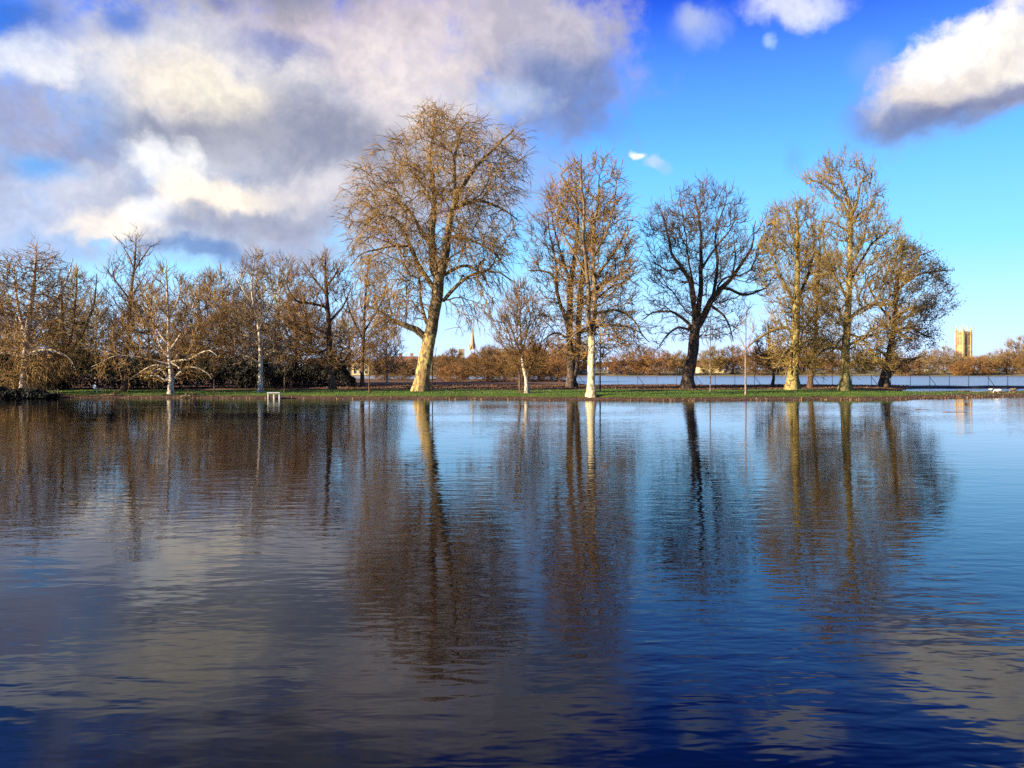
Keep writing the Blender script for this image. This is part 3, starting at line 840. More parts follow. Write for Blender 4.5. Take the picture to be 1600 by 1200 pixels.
# ---- background trees, four kinds copied at different turns and sizes
def generic_tree(name, h, w, bark_m, twig_m, seed, spread=.2, low=.25, r=.22, **kw):
    limbs = [[(0, 0, r), (.15, h * .2, r * .85), (-.1, h * .45, r * .6), (.1, h * .7, r * .35), (0, h * .97, .03)]]
    g = random.Random(seed)
    for i in range(7):
        z = h * (low + .08 * i); sgn = -1 if i % 2 else 1
        L = w * g.uniform(.5, .9); rise = h * g.uniform(.1, .26)
        limbs.append([(0, z, r * .45), (sgn * L * .5, z + rise * .6, r * .28), (sgn * L, z + rise, .03)])
    poly = [(0, h), (w * .45, h * .93), (w * .8, h * .74), (w, h * .5), (w * .92, h * .3), (w * .5, h * low * .75),
            (-w * .5, h * low * .75), (-w * .9, h * .3), (-w, h * .52), (-w * .76, h * .76), (-w * .4, h * .94)]
    poly = [(x * g.uniform(.88, 1.1), z * g.uniform(.96, 1.03)) for x, z in poly]
    return grow_tree(name, (0, 0, -500), limbs, [(poly, 1.0)], M[bark_m], M[twig_m], seed, depthk=.95, **kw)

def copy_tree(o):
    c = o.copy(); COL.objects.link(c)
    for ch in list(o.children):
        d = ch.copy(); COL.objects.link(d); d.parent = c
    return c

class Proto:
    def __init__(self, o, h): self.o = o; self.h = h; self.used = False
    def place(self, loc, H, rz, label, cat, group, wide=1.0):
        o = copy_tree(self.o) if self.used else self.o
        self.used = True
        s = H / self.h
        o.location = loc; o.rotation_euler.z = rz; o.scale = (s * wide, s * wide, s)
        return tag(o, label, cat, group)

PB = [Proto(generic_tree('bare_tree', 13, 4.6, 'bark_birch', 'tw_gold', 61, dens=7.2, twig_n=1.0, twig_r=.03), 13),
      Proto(generic_tree('bare_tree', 13, 4.0, 'bark_birch', 'tw_pale', 62, dens=6.8, twig_n=1.0, twig_r=.03, lift=.25), 13),
      Proto(generic_tree('bare_tree', 13, 5.4, 'bark_brown', 'tw_brown', 63, low=.15, dens=7.6, twig_n=1.0, twig_r=.03), 13)]
# (column, top row, distance, kind, label)
BG = [(-30, 440, 92, 0, 'brown bare tree behind the plane at the left edge'),
      (85, 470, 104, 2, 'dark russet tree in the gap behind the two leftmost trees'),
      (150, 460, 102, 1, 'golden bare tree behind the gap left of the tall dark-topped tree'),
      (232, 440, 104, 0, 'brown bare tree behind the white-limbed tree on its left side'),
      (312, 428, 112, 1, 'golden upright tree carrying a round nest behind the white-limbed tree'),
      (345, 418, 108, 0, 'tall brown tree filling the gap left of the birch'),
      (378, 470, 98, 2, 'russet bushy tree just behind the birch on its left'),
      (436, 402, 116, 1, 'thin-topped golden tree behind the birch on its right'),
      (462, 470, 104, 2, 'russet bushy tree behind the bench between birch and flat-topped tree'),
      (545, 478, 103, 0, 'brown tree low behind the dark leaning side limb'),
      (604, 500, 107, 1, 'golden low tree left of the leaning plane trunk'),
      (0, 500, 84, 2, 'low russet tree leaning over the water at the left edge'),
      (288, 520, 96, 2, 'low russet tree in the shade behind the white trunk')]
for i, (cx, ty, D, k, lab) in enumerate(BG):
    X = (cx - 800) / FOC * D; z = float(gz(X, D))
    H = EYE + (HOR - ty) * D / FOC - z
    PB[k].place((X, D, z - .1), H, 1.1 + 2.4 * i, lab, 'tree', 'bare trees behind the left lawn', wide=1.05 if k != 2 else 1.15)

# bird's nest
def scatter_ball(name, r, n, mat, seed, length, rad):
    g = np.random.default_rng(seed)
    d = g.normal(0, 1, (n, 3)); d /= np.linalg.norm(d, axis=1, keepdims=True)
    c = d * r * g.uniform(.5, 1, (n, 1)) ** .5
    t = np.cross(d, g.normal(0, 1, (n, 3))); t /= np.linalg.norm(t, axis=1, keepdims=True)
    V, F = frusta(c - t * length, c + t * length, np.full(n, rad), np.full(n, rad), 3)
    return mesh_np(name, V, [F], mat)
o = scatter_ball('nest', .42, 500, M['tw_dark'], 5, .25, .018)
o.location = ((322 - 800) / FOC * 110, 110, EYE + (HOR - 454) * 110 / FOC)
tag(o, 'round dark twig nest high in the golden trees left of the birch', 'nest')

# ---- hedges: dense evergreen undergrowth in the shade
def hedge(name, x0, x1, D, h, depth, n, mat, seed, label, sz=.13, cat='hedge', ragged=.6):
    g = np.random.default_rng(seed)
    xa, xb = (x0 - 800) / FOC * D, (x1 - 800) / FOC * D
    L = xb - xa; cx = (xa + xb) / 2
    z0 = float(np.max(gz(np.linspace(xa, xb, 20), np.full(20, D))))
    u = g.uniform(-.5, .5, n); v = g.uniform(-1, 1, n)
    top = h * (1 + ragged * wob(u * L, u * 0, .9, seed) * .6 + .12 * g.normal(0, 1, n) * .5)
    top = top * np.sqrt(np.clip(1 - v * v * .55, .1, 1)) * np.clip((.5 - np.abs(u)) * L / 1.2, .25, 1) ** .5
    z = top * g.uniform(0, 1, n) ** .6
    edge = g.uniform(0, 1, n) < .35
    z = np.where(edge, top, z)
    c = np.stack([u * L, v * depth / 2 * (1 - .25 * z / h), z], 1)
    a = g.normal(0, 1, (n, 3)); a /= np.linalg.norm(a, axis=1, keepdims=True)
    b = np.cross(a, g.normal(0, 1, (n, 3))); b /= np.linalg.norm(b, axis=1, keepdims=True)
    s = sz * g.uniform(.6, 1.4, (n, 1))
    LV = np.stack([c - a * s, c + b * s * .5, c + a * s, c - b * s * .5], 1).reshape(-1, 3)
    k = max(8, int(L * 2.2))
    P0 = np.stack([g.uniform(-.48, .48, k) * L, g.uniform(-.3, .3, k) * depth, np.full(k, -.3)], 1)
    P1 = P0 + np.stack([g.normal(0, .35, k), g.normal(0, .3, k), h * g.uniform(.6, .95, k)], 1)
    SV, SF = frusta(P0, P1, np.full(k, .05), np.full(k, .02), 4)
    o = mesh_np(name, np.concatenate([LV, SV]), [np.arange(n * 4).reshape(-1, 4), SF + n * 4], [mat, M['bark_dark']], smooth=False,
                mi=np.concatenate([np.zeros(n), np.ones(len(SF))]))
    o.location = (cx, D, z0)
    return tag(o, label, cat)
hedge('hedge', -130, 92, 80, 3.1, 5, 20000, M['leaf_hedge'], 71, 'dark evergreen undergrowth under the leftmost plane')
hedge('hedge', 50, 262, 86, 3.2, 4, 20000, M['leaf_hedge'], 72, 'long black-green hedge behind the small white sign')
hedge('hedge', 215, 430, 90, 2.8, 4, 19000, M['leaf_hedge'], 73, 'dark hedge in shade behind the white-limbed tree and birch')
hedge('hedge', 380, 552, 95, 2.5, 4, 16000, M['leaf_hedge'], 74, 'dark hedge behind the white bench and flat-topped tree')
hedge('shrub', -40, 84, 66.6, .75, 2.2, 5000, M['leaf_hedge'], 75, 'added dark shrub standing in for tree shade on the bank at the left edge', cat='shrub')  # dark mass added where the bank lies black in tree shade

# ---- far bank shrubs and trees beyond the flood water
FB = [Proto(generic_tree('bare_tree', 10, 5.2, 'bark_brown', 'tw_pale', 81, low=.06, dens=4.2, twig_n=1.5, twig_r=.05, r0=.03, twig_len=1.3, sub=1), 10),
      Proto(generic_tree('shrub', 7, 5.4, 'bark_brown', 'tw_orange', 82, low=.03, dens=5, twig_n=1.5, twig_r=.05, r0=.03, twig_len=1.2, sub=1), 7),
      Proto(generic_tree('bare_tree', 10, 5.6, 'bark_brown', 'tw_brown', 83, low=.04, dens=4.6, twig_n=1.5, twig_r=.05, r0=.03, twig_len=1.3, sub=1), 10),
      Proto(generic_tree('bare_tree', 10, 5.0, 'bark_lichen', 'tw_olive', 84, low=.05, dens=4.6, twig_n=1.5, twig_r=.05, r0=.03, twig_len=1.3, sub=1), 10)]
FAR = [  # column, top row, distance, kind, widen, label
    (1418, 560, 318, 1, 1.3, 'orange scrub on the far bank below the evergreen oak'),
    (1446, 549, 330, 3, 1.2, 'olive tree on the far bank just right of the evergreen oak'),
    (1474, 543, 326, 0, 1.3, 'pale bare tree on the far bank left of the stone tower'),
    (1492, 549, 345, 0, 1.0, 'pale bare tree close against the left of the tower foot'),
    (1522, 558, 322, 1, 1.7, 'orange scrub in front of the stone tower'),
    (1503, 564, 318, 1, 1.2, 'low tan bush at the water just below the tower'),
    (1546, 552, 328, 3, 1.25, 'olive tree on the far bank right of the tower'),
    (1573, 551, 334, 2, 1.2, 'brown tree on the far bank second from the right edge'),
    (1592, 528, 350, 0, 1.1, 'tall pale tree dotted with nests at the right edge'),
    (1612, 546, 326, 2, 1.2, 'dark brown tree cut by the right edge'),
    (1640, 540, 330, 3, 1.2, 'olive tree just beyond the right edge'),
    (1395, 556, 330, 2, 1.2, 'brown tree beyond the flood behind the evergreen oak trunk'),
    (1350, 548, 336, 3, 1.2, 'olive tree beyond the flood between the two right hand trunks'),
    (1300, 552, 330, 2, 1.3, 'brown tree beyond the flood left of the tufted tree'),
    (1255, 550, 340, 1, 1.5, 'orange scrub beyond the flood behind the lichen-yellow trunk'),
    (1215, 548, 330, 2, 1.3, 'brown tree beyond the flood behind the small round-headed tree'),
    (1180, 553, 322, 2, 1.2, 'dark brown tree across the water right of the pink-stemmed sapling'),
    (1145, 548, 330, 2, 1.3, 'brown tree across the water between the two pale saplings'),
    (1112, 554, 326, 3, 1.3, 'olive bush across the water behind the thin pale sapling'),
    (1062, 556, 330, 3, 1.2, 'olive bush across the water left of the chestnut trunk'),
    (1030, 558, 318, 1, 1.3, 'bright orange bush across the water left of the chestnut'),
    (1005, 548, 336, 2, 1.2, 'brown tree across the water between white plane and chestnut'),
    (975, 562, 322, 1, 1.5, 'tan scrub across the water just right of the white plane'),
    (905, 540, 336, 2, 1.3, 'brown tree across the water behind the dark twin trunks'),
    (862, 546, 326, 1, 1.8, 'russet bush across the water left of the dark twin trunks'),
    (828, 550, 320, 1, 1.7, 'russet bush across the water behind the two-stemmed small tree'),
    (795, 552, 318, 3, 1.4, 'olive bush across the water right of the spire'),
    (765, 548, 330, 2, 1.3, 'brown tree across the water just right of the spire'),
    (706, 545, 360, 2, 1.0, 'dark brown tree across the water just left of the spire'),
    (692, 556, 318, 2, 1.4, 'dark bush across the water right of the leaning plane trunk'),
    (735, 566, 316, 2, 1.6, 'low dark bush across the water below the spire'),
    (645, 560, 322, 2, 1.3, 'brown bush across the water left of the leaning plane trunk'),
    (612, 562, 318, 2, 1.3, 'brown bush in front of the brick terrace'),
    (595, 558, 326, 3, 1.0, 'olive bush right of the cream house'),
    (532, 552, 330, 2, 1.3, 'brown tree left of the cream house')]
for i, (cx, ty, D, k, wd, lab) in enumerate(FAR):
    if 745 < cx < 1260: ty -= 7 if i % 2 else 11; wd *= .92
    X = (cx - 800) / FOC * D; z = fz(X, D)
    H = EYE + (HOR - ty) * D / FOC - z
    FB[k].place((X, D, z - .1), H, .7 + 2.1 * i, lab, 'shrub' if k == 1 or 'bush' in lab else 'tree', 'trees and scrub across the flood water', wide=wd)
MID = [(600, 560, 158, 2, 1.2, 'dark bush in front of the left half of the brick terrace'),
       (628, 566, 150, 2, 1.3, 'dark bush in front of the right half of the brick terrace'),
       (690, 556, 160, 2, 1.1, 'dark brown tree close behind the leaning plane trunk on its right'),
       (712, 566, 146, 1, 1.3, 'russet bush between the leaning plane trunk and the spire'),
       (724, 560, 166, 2, 1.0, 'dark brown bush standing before the church'),
       (762, 560, 152, 2, 1.3, 'dark bush right of the church on the near side of the water'),
       (788, 552, 160, 1, 1.2, 'russet bush left of the two-stemmed small tree'),
       (815, 564, 148, 2, 1.2, 'low dark bush behind the foot of the two-stemmed small tree'),
       (842, 554, 158, 1, 1.3, 'russet bush right of the two-stemmed small tree'),
       (872, 560, 150, 1, 1.2, 'orange-brown bush touching the dark twin trunks on their left')]
for i, (cx, ty, D, k, wd, lab) in enumerate(MID):
    if cx > 745: ty -= 5 + 5 * (i % 3)
    X = (cx - 800) / FOC * D; z = max(.2, float(gz(X, D)))
    H = EYE + (HOR - ty) * D / FOC - z
    FB[k].place((X, D, z - .15), H, .3 + 1.7 * i, lab, 'tree' if 'tree' in lab.split(' ')[:3] else 'bush', 'bushes behind the centre lawn', wide=wd)
# low wall of far woodland behind those, one mass
def far_wood(name, x0, x1, D, hmin, hmax, n, mat, seed, label):
    g = np.random.default_rng(seed)
    xa, xb = (x0 - 800) / FOC * D, (x1 - 800) / FOC * D
    x = g.uniform(xa, xb, n); y = D + g.uniform(-14, 14, n)
    hh = hmin + (hmax - hmin) * (.5 + .5 * wob(x, y * 0, .045, seed)) * (1 + .2 * wob(x, y, .21, seed + 1))
    z = 1 + hh * g.uniform(0, 1, n) ** .55
    P = np.stack([x, y, z], 1)
    d = g.normal(0, .6, (n, 3)); d[:, 2] = np.abs(d[:, 2]) + .3; d /= np.linalg.norm(d, axis=1, keepdims=True)
    V, F = frusta(P, P + d * g.uniform(.8, 2.2, (n, 1)), np.full(n, .11), np.full(n, .05), 3)
    o = mesh_np(name, V, [F], mat)
    return tag(o, label, 'woodland', kind='stuff')
far_wood('far_wood', 480, 1400, 420, 4, 9, 26000, M['tw_brown'], 91, 'low brown far woodland beyond the flood meadow')
far_wood('far_wood', 1400, 2300, 430, 5, 9, 16000, M['tw_gold'], 92, 'tan far woodland beyond the tower side of the flood')
far_wood('far_wood', -900, 520, 440, 5, 10, 20000, M['tw_brown'], 93, 'brown far woodland hidden behind the left trees')

# ------------------------------------------------------------------ buildings
def win(parent, x, y, z, w, h, ry=0, arch=False):
    f = MB().box((x, y, z), (w + .24, .12, h + .24)).build('window', M['stone_white'], parent)
    MB().box((x, y - .075, z), (w, .05, h)).build('pane', M['glass'], f)
    return f

# stone tower with pinnacles
D = 450.0; X = (1505.5 - 800) / FOC * D
zt = EYE + (HOR - 522) * D / FOC; zp = EYE + (HOR - 507) * D / FOC
tw = empty('stone_tower', (X, D, .8), R(14))
zt -= .8; zp -= .8; W = 5.1
MB().box((0, 0, zt / 2), (W, W, zt)).build('wall', M['stone_gold'], tw)
for z in (zt * .36, zt * .66, zt - .1): MB().box((0, 0, z), (W + .5, W + .5, .35)).build('string_course', M['stone_gold'], tw)
for sx in (-1, 1):
    for sy in (-1, 1):
        MB().box((sx * W / 2, sy * W / 2, zt / 2), (1.1, 1.1, zt + .6)).build('buttress', M['stone_gold'], tw)
        p = MB().box((sx * W / 2, sy * W / 2, zt + 1.2), (.95, .95, 2.0)); p.rod((sx * W / 2, sy * W / 2, zt + 2.2), (sx * W / 2, sy * W / 2, zp + .4), .5, .04, 4)
        p.build('pinnacle', M['stone_gold'], tw)
for ax in range(4):
    rot = ax * math.pi / 2
    for t in (-.5, 0, .5):
        x, y = t * W * .5, -W / 2
        xr, yr = x * math.cos(rot) - y * math.sin(rot), x * math.sin(rot) + y * math.cos(rot)
        p = MB().box((xr, yr, zt + .75), (.6, .6, 1.3), rot)
        if t == 0: p.rod((xr, yr, zt + 1.4), (xr, yr, zp - .4), .34, .03, 4)
        p.build('battlement', M['stone_gold'], tw)
    for t in (-.22, .22):
        for zz, hh in ((zt * .82, 4.2), (zt * .5, 2.4)):
            x, y = t * W, -W / 2
            xr, yr = x * math.cos(rot) - y * math.sin(rot), x * math.sin(rot) + y * math.cos(rot)
            MB().box((xr, yr, zz), (1.0, .16, hh), rot).build('louvre', M['brick'], tw)
tag(tw, 'square golden stone tower with pinnacled battlements above the far trees', 'tower')

# church with spire
D = 430.0; X = (738.5 - 800) / FOC * D
z_top = EYE + (HOR - 512) * D / FOC - .8
ch = empty('church', (X, D, .8), R(10))
MB().box((0, 0, 6.5), (3.2, 3.2, 13)).build('tower_wall', M['stone_tan'], ch)
MB().rod((0, 0, 13.0), (0, 0, z_top), 1.7, .03, 8).build('spire', M['stone_tan'], ch)
for sx in (-1, 1):
    for sy in (-1, 1):
        MB().rod((sx * 1.6, sy * 1.6, 12), (sx * 1.6, sy * 1.6, 16.2), .42, .03, 4).build('pinnacle', M['stone_gold'], ch)
for sy, rr in ((-1, 0),):
    for t in (-.7, .7): MB().box((t, -1.72, 10.4), (.6, .12, 2.6)).build('louvre', M['brick'], ch)
MB().box((-6.2, 0, 3.5), (9, 6.4, 7)).build('nave_wall', M['stone_grey'], ch)
MB().prism([(-3.5, 7.0), (3.5, 7.0), (0, 11.0)], -4.7, 4.7).build('roof', M['roof'], ch)
rf = ch.children[-1]; rf.rotation_euler.z = R(90); rf.location = (-6.2, 0, 0)
for k in range(3): win(ch, -9 + 2.8 * k, -3.22, 4.0, .9, 3.0)
tag(ch, 'small stone church with slender tapering spire between the centre trees', 'church')

# cream house with gable
D = 322.0; X = (564 - 800) / FOC * D
hs = empty('cream_house', (X, D, fz(X, D)), R(6))
Hh = 4.6
MB().box((0, 0, Hh / 2), (7.0, 6, Hh)).build('wall', M['render_cream'], hs)
MB().prism([(-3.5, Hh), (3.5, Hh), (0, Hh + 2.6)], -2.9, 2.9).build('gable', M['render_cream'], hs)
b = MB()
b.prism([(-3.9, Hh - .15), (0, Hh + 2.75), (3.9, Hh - .15), (3.9, Hh + .1), (0, Hh + 3.0), (-3.9, Hh + .1)], -3.2, 3.2)
rf = b.build('roof', M['slate'], hs)
MB().box((1.6, 1.0, Hh + 2.9), (.8, .8, 1.8)).build('chimney', M['brick'], rf)
for zz in (1.3, 3.4):
    for xx in (-2.2, 0, 2.2): win(hs, xx, -3.02, zz, .8, 1.1)
win(hs, 0, -2.92, 5.4, .7, .9)
tag(hs, 'cream gabled house with small windows across the flood water', 'house')

# brick terrace and pale far buildings
def terrace(x0, x1, D, eave, ridge, wall, roof, label, nwin, chim=3, name='brick_terrace'):
    xa, xb = (x0 - 800) / FOC * D, (x1 - 800) / FOC * D; L = xb - xa
    o = empty(name, ((xa + xb) / 2, D, .8), 0)
    MB().box((0, 0, eave / 2), (L, 7, eave)).build('wall', M[wall], o)
    b = MB().prism([(-3.9, eave), (3.9, eave), (0, ridge)], -L / 2 - .3, L / 2 + .3)
    rf = b.build('roof', M[roof], o); rf.rotation_euler.z = R(90)
    for k in range(chim):
        c = MB().box((0, 0, 0), (.9, 1.2, 1.9)).build('chimney', M['brick'], rf)
        c.location = (0, -L / 2 + L * (k + .5) / chim, ridge + .4)
    for k in range(nwin):
        for zz in ([eave * .3, eave * .72] if eave > 3.6 else [eave * .5]):
            win(o, -L / 2 + L * (k + .5) / nwin, -3.55, zz, .9, 1.2)
    return tag(o, label, 'house')
terrace(600, 652, 345, 5.0, 7.6, 'brick', 'roof', 'brown brick terrace with tiled roof left of the leaning plane trunk', 6)
terrace(950, 985, 350, 3.4, 5.2, 'stone_white', 'slate', 'low pale house across the water right of the white plane', 3, 2, 'pale_house')
terrace(1090, 1128, 356, 2.8, 4.2, 'render_cream', 'roof', 'low cream house across the water behind the thin pale sapling', 3, 1, 'pale_house')
terrace(905, 922, 340, 3.2, 4.8, 'stone_white', 'slate', 'little white house across the water behind the dark twin trunks', 2, 1, 'pale_house')

# ------------------------------------------------------------------ fence by the flood
fe = empty('metal_fence', (0, 106, 0))
fx = np.arange(9.0, 78.0, 2.62)
hts = []
for i, x in enumerate(fx):
    z = float(gz(x, 106)); hts.append(z)
    MB().rod((x, 0, z - .2), (x, 0, z + 1.42), .04, .035, 6).build('post', M['iron'], fe)
    if i % 3 == 0:
        MB().rod((x + 1.0, 0, z - .1), (x + .05, 0, z + 1.15), .04, .035, 5).build('brace', M['iron'], fe)
b = MB(); w = MB()
for i in range(len(fx) - 1):
    za, zb = hts[i], hts[i + 1]
    for h in (.12, 1.36): b.rod((fx[i], -.03, za + h), (fx[i + 1], -.03, zb + h), .010, .010, 4)
    if fx[i] > 34:
        n = 16
        for k in range(1, n):
            t = k / n; x = fx[i] + (fx[i + 1] - fx[i]) * t; z = za + (zb - za) * t
            w.rod((x, .03, z + .1), (x, .03, z + 1.36), .008, .008, 3)
b.build('rail', M['iron'], fe); w.build('wire_mesh', M['iron'], fe)
tag(fe, 'thin dark metal fence with braced posts along the flood water', 'fence')

# ------------------------------------------------------------------ bench, sign, driftwood, geese
D = 66.0; X = (428 - 800) / FOC * D
z = float(gz(X, D))
be = empty('white_bench', (X, D, z), R(4))
MB().box((0, 0, .40 + .08), (1.05, .42, .09)).build('seat', M['stone_white'], be, bevel=.015)
for x in (-.46, .02, .46):
    MB().box((x, 0, .15), (.10, .34, .58), taper=.85).build('leg', M['stone_white'], be, bevel=.01)
tag(be, 'low white stone bench at the water edge below the birch', 'bench')

D = 70.0; X = (148 - 800) / FOC * D; z = float(gz(X, D))
sg = empty('round_sign', (X, D, z))
MB().rod((0, 0, -.2), (0, 0, .62), .035, .035, 8).build('post', M['iron'], sg)
MB().rod((0, -.03, .62), (0, -.075, .62), .17, .17, 20).build('sign_board', M['white'], sg)
tag(sg, 'small round white sign on short post at the left bank', 'sign')
D = 70.0; X = (156 - 800) / FOC * D; z = float(gz(X, D))
sg = empty('wooden_stile', (X, D, z))
MB().box((0, 0, .42), (.62, .25, .07)).build('plank', M['stone_grey'], sg, bevel=.01)
for x in (-.24, .24): MB().rod((x, 0, -.15), (x, 0, .40), .04, .04, 6).build('post', M['stone_grey'], sg)
tag(sg, 'low grey wooden step standing beside the round white sign', 'step')

def log(px, D, L, r, rz, seed, label, mat):
    g = random.Random(seed); X = (px - 800) / FOC * D
    o = empty('driftwood', (X, D, float(gz(X, D)) + r * .6), rz)
    rings = []
    for k in range(7):
        t = k / 6; rr = r * (1 - .5 * t) * g.uniform(.85, 1.15)
        rings.append([(L * (t - .5), rr * math.cos(a) + .1 * math.sin(3 * t), rr * math.sin(a) + .12 * t) for a in [2 * math.pi * i / 7 for i in range(7)]])
    MB().loft(rings).build('log', mat, o, smooth=True)
    for k in range(5):
        x = L * g.uniform(-.4, .5)
        MB().rod((x, 0, .1), (x + g.uniform(-.3, .4), g.uniform(-.4, .4), g.uniform(.25, .7)), r * .3, .012, 5).build('branch', mat, o)
    return tag(o, label, 'driftwood')
log(82, 67.6, 1.5, .24, .2, 3, 'reddish-brown log lying at the water edge on the far left', M['log'])
log(170, 68.3, 1.3, .10, -.1, 4, 'pale branchy driftwood on the bank right of the white sign', M['bark_flaky'])
log(293, 67.4, 1.1, .12, .1, 6, 'pale driftwood on the bank right of the white trunk', M['bark_flaky'])

def goose(px, py, D, ry, feeding, mat, label, s=1.0):
    X = (px - 800) / FOC * D; z = float(gz(X, D))
    o = empty('goose', (X, D, z), ry)
    o.scale = (s, s, s)
    bm_ = MB()
    spine = [(-.36, .34, .012), (-.28, .33, .05), (-.16, .31, .11), (0, .29, .15), (.14, .30, .14), (.24, .33, .10), (.29, .37, .062)]
    if feeding: neck = [(.35, .34, .045), (.41, .26, .036), (.44, .17, .034), (.455, .10, .045), (.47, .05, .038)]
    else: neck = [(.33, .45, .046), (.34, .54, .038), (.345, .62, .036), (.37, .68, .046), (.42, .69, .040)]
    pts = spine + neck
    rings = []
    for i, (x, zz, r) in enumerate(pts):
        a, b = pts[max(0, i - 1)], pts[min(len(pts) - 1, i + 1)]
        d = Vector((b[0] - a[0], 0, b[1] - a[1])).normalized(); nrm = Vector((-d.z, 0, d.x))
        rings.append([Vector((x, 0, zz)) + nrm * r * math.cos(t) + Vector((0, 1, 0)) * r * .92 * math.sin(t) for t in [2 * math.pi * k / 10 for k in range(10)]])
    bm_.loft(rings).build('body', mat, o, smooth=True)
    e = pts[-1]; dx, dz = (.02, -.075) if feeding else (.085, -.02)
    MB().rod((e[0], 0, e[1]), (e[0] + dx, 0, e[1] + dz), .024, .010, 6).build('bill', M['bill'], o)
    for sy in (-1, 1):
        l = MB().rod((.02, sy * .06, .22), (.03, sy * .06, .02), .014, .012, 5)
        l.box((.06, sy * .06, .012), (.10, .07, .018)); l.build('leg', M['bill'], o)
        wv = []
        for (x, zz, hw) in ((-.34, .35, .02), (-.2, .36, .07), (0, .35, .11), (.16, .34, .08), (.22, .33, .02)):
            wv.append([(x, sy * (.10 + .055 * math.sin((x + .34) * 5)) + .012 * c, zz + hw * dd - .02) for c, dd in ((-1, 1), (1, 1), (1, -1), (-1, -1))])
        MB().loft(wv).build('wing', mat, o, smooth=True)
    return tag(o, label, 'goose', 'geese on the grass spit')
goose(1549, 612, 76.5, R(25), True, M['feather_white'], 'white goose feeding leftmost of the three geese on the spit', .9)
goose(1560, 614, 75.0, R(160), True, M['feather_white'], 'white goose feeding with lowered neck in the middle of the three', .9)
goose(1584, 612, 77.0, R(185), True, M['feather_brown'], 'brown goose feeding rightmost on the grass spit', 1.0)

# ---- ground litter and grass tufts (uncountable)
def scatter(name, n, seed, px0, px1, y0, y1, zlo, zhi, size, up, mat, label):
    g = np.random.default_rng(seed)
    y = g.uniform(y0, y1, n); p = g.uniform(px0, px1, n); x = (p - 800) / FOC * y
    z = gz(x, y); k = (z > zlo) & (z < zhi)
    x, y, z = x[k], y[k], z[k]; n = len(x)
    c = np.stack([x, y, z], 1)
    th = g.uniform(0, 2 * np.pi, n)
    a = np.stack([np.cos(th), np.sin(th), g.normal(0, .25, n)], 1)
    b = np.stack([g.normal(0, .35, n), g.normal(0, .35, n), np.full(n, up)], 1)
    s = size * g.uniform(.5, 1.4, (n, 1))
    V = np.stack([c - a * s * .5, c + a * s * .5, c + a * s * .2 + b * s, c - a * s * .2 + b * s], 1).reshape(-1, 3)
    o = mesh_np(name, V, [np.arange(n * 4).reshape(-1, 4)], mat, smooth=False)
    return tag(o, label, name.split('_')[-1], kind='stuff')
M['litter'] = twig('leaf_litter', (.24, .12, .055), (.09, .048, .026), 1.5)
M['blade'] = twig('grass_blades', (.11, .17, .025), (.06, .11, .015), .8)
scatter('fallen_leaves', 26000, 101, -150, 1700, 60, 76, .01, .20, .10, .4, M['litter'], 'brown fallen leaves on the wet bank')
scatter('fallen_leaves', 20000, 103, 430, 1420, 83, 108, .05, .9, .14, .5, M['litter'], 'brown leaf litter behind the lawn')
scatter('grass', 30000, 102, -150, 1750, 62, 80, .20, .9, .05, 1.2, M['blade'], 'short grass blades on the lawn')

M['sedge'] = twig('dry_sedge', (.30, .19, .075), (.15, .085, .04), 1.2)
scatter('dry_sedge', 5000, 105, -150, 1750, 60, 74, -.03, .12, .10, 1.0, M['sedge'], 'dry brown sedge tufts along the water edge')
for (fx_, fy_, L_, lab) in ((1492, 644, 1.5, 'thin dark stick floating below the tower reflection'), (1440, 640, .9, 'short dark stick floating below the evergreen oak')):
    D_ = EYE * FOC / (fy_ - HOR)
    o = MB().loft([[(L_ * (q - .5), .02 * math.cos(a) * (1.3 - q) + .03 * math.sin(4 * q), .02 * math.sin(a) * (1.3 - q) + .006) for a in [math.pi * k / 3 for k in range(6)]] for q in (0, .25, .5, .75, 1)]).build('floating_stick', M['log'], None, smooth=True)
    o.location = ((fx_ - 800) / FOC * D_, D_, 0); o.rotation_euler.z = R(6)
    tag(o, lab, 'stick')

# ------------------------------------------------------------------ camera
cam = bpy.data.cameras.new('camera'); co = bpy.data.objects.new('camera', cam); COL.objects.link(co)
co.location = (0, 0, EYE); co.rotation_euler = (R(90), 0, 0)
cam.sensor_width = 36; cam.lens = 36 * FOC / 1600
cam.shift_y = -(600 - HOR) / 1600
cam.clip_start = .1; cam.clip_end = 20000
S.camera = co

# ------------------------------------------------------------------ sun
EXPO = 1.25
SUN_EL, SUN_AZ = R(19), R(180 + 62)         # azimuth clockwise from +Y
sd = bpy.data.lights.new('sun', 'SUN'); so = bpy.data.objects.new('sun', sd); COL.objects.link(so)
sd.energy = 5.0; sd.angle = R(.5); sd.color = (1.0, .87, .66)
ts = Vector((math.sin(SUN_AZ) * math.cos(SUN_EL), math.cos(SUN_AZ) * math.cos(SUN_EL), math.sin(SUN_EL)))
so.rotation_euler = (-ts).to_track_quat('-Z', 'Y').to_euler()
so.location = (0, -10, 60)

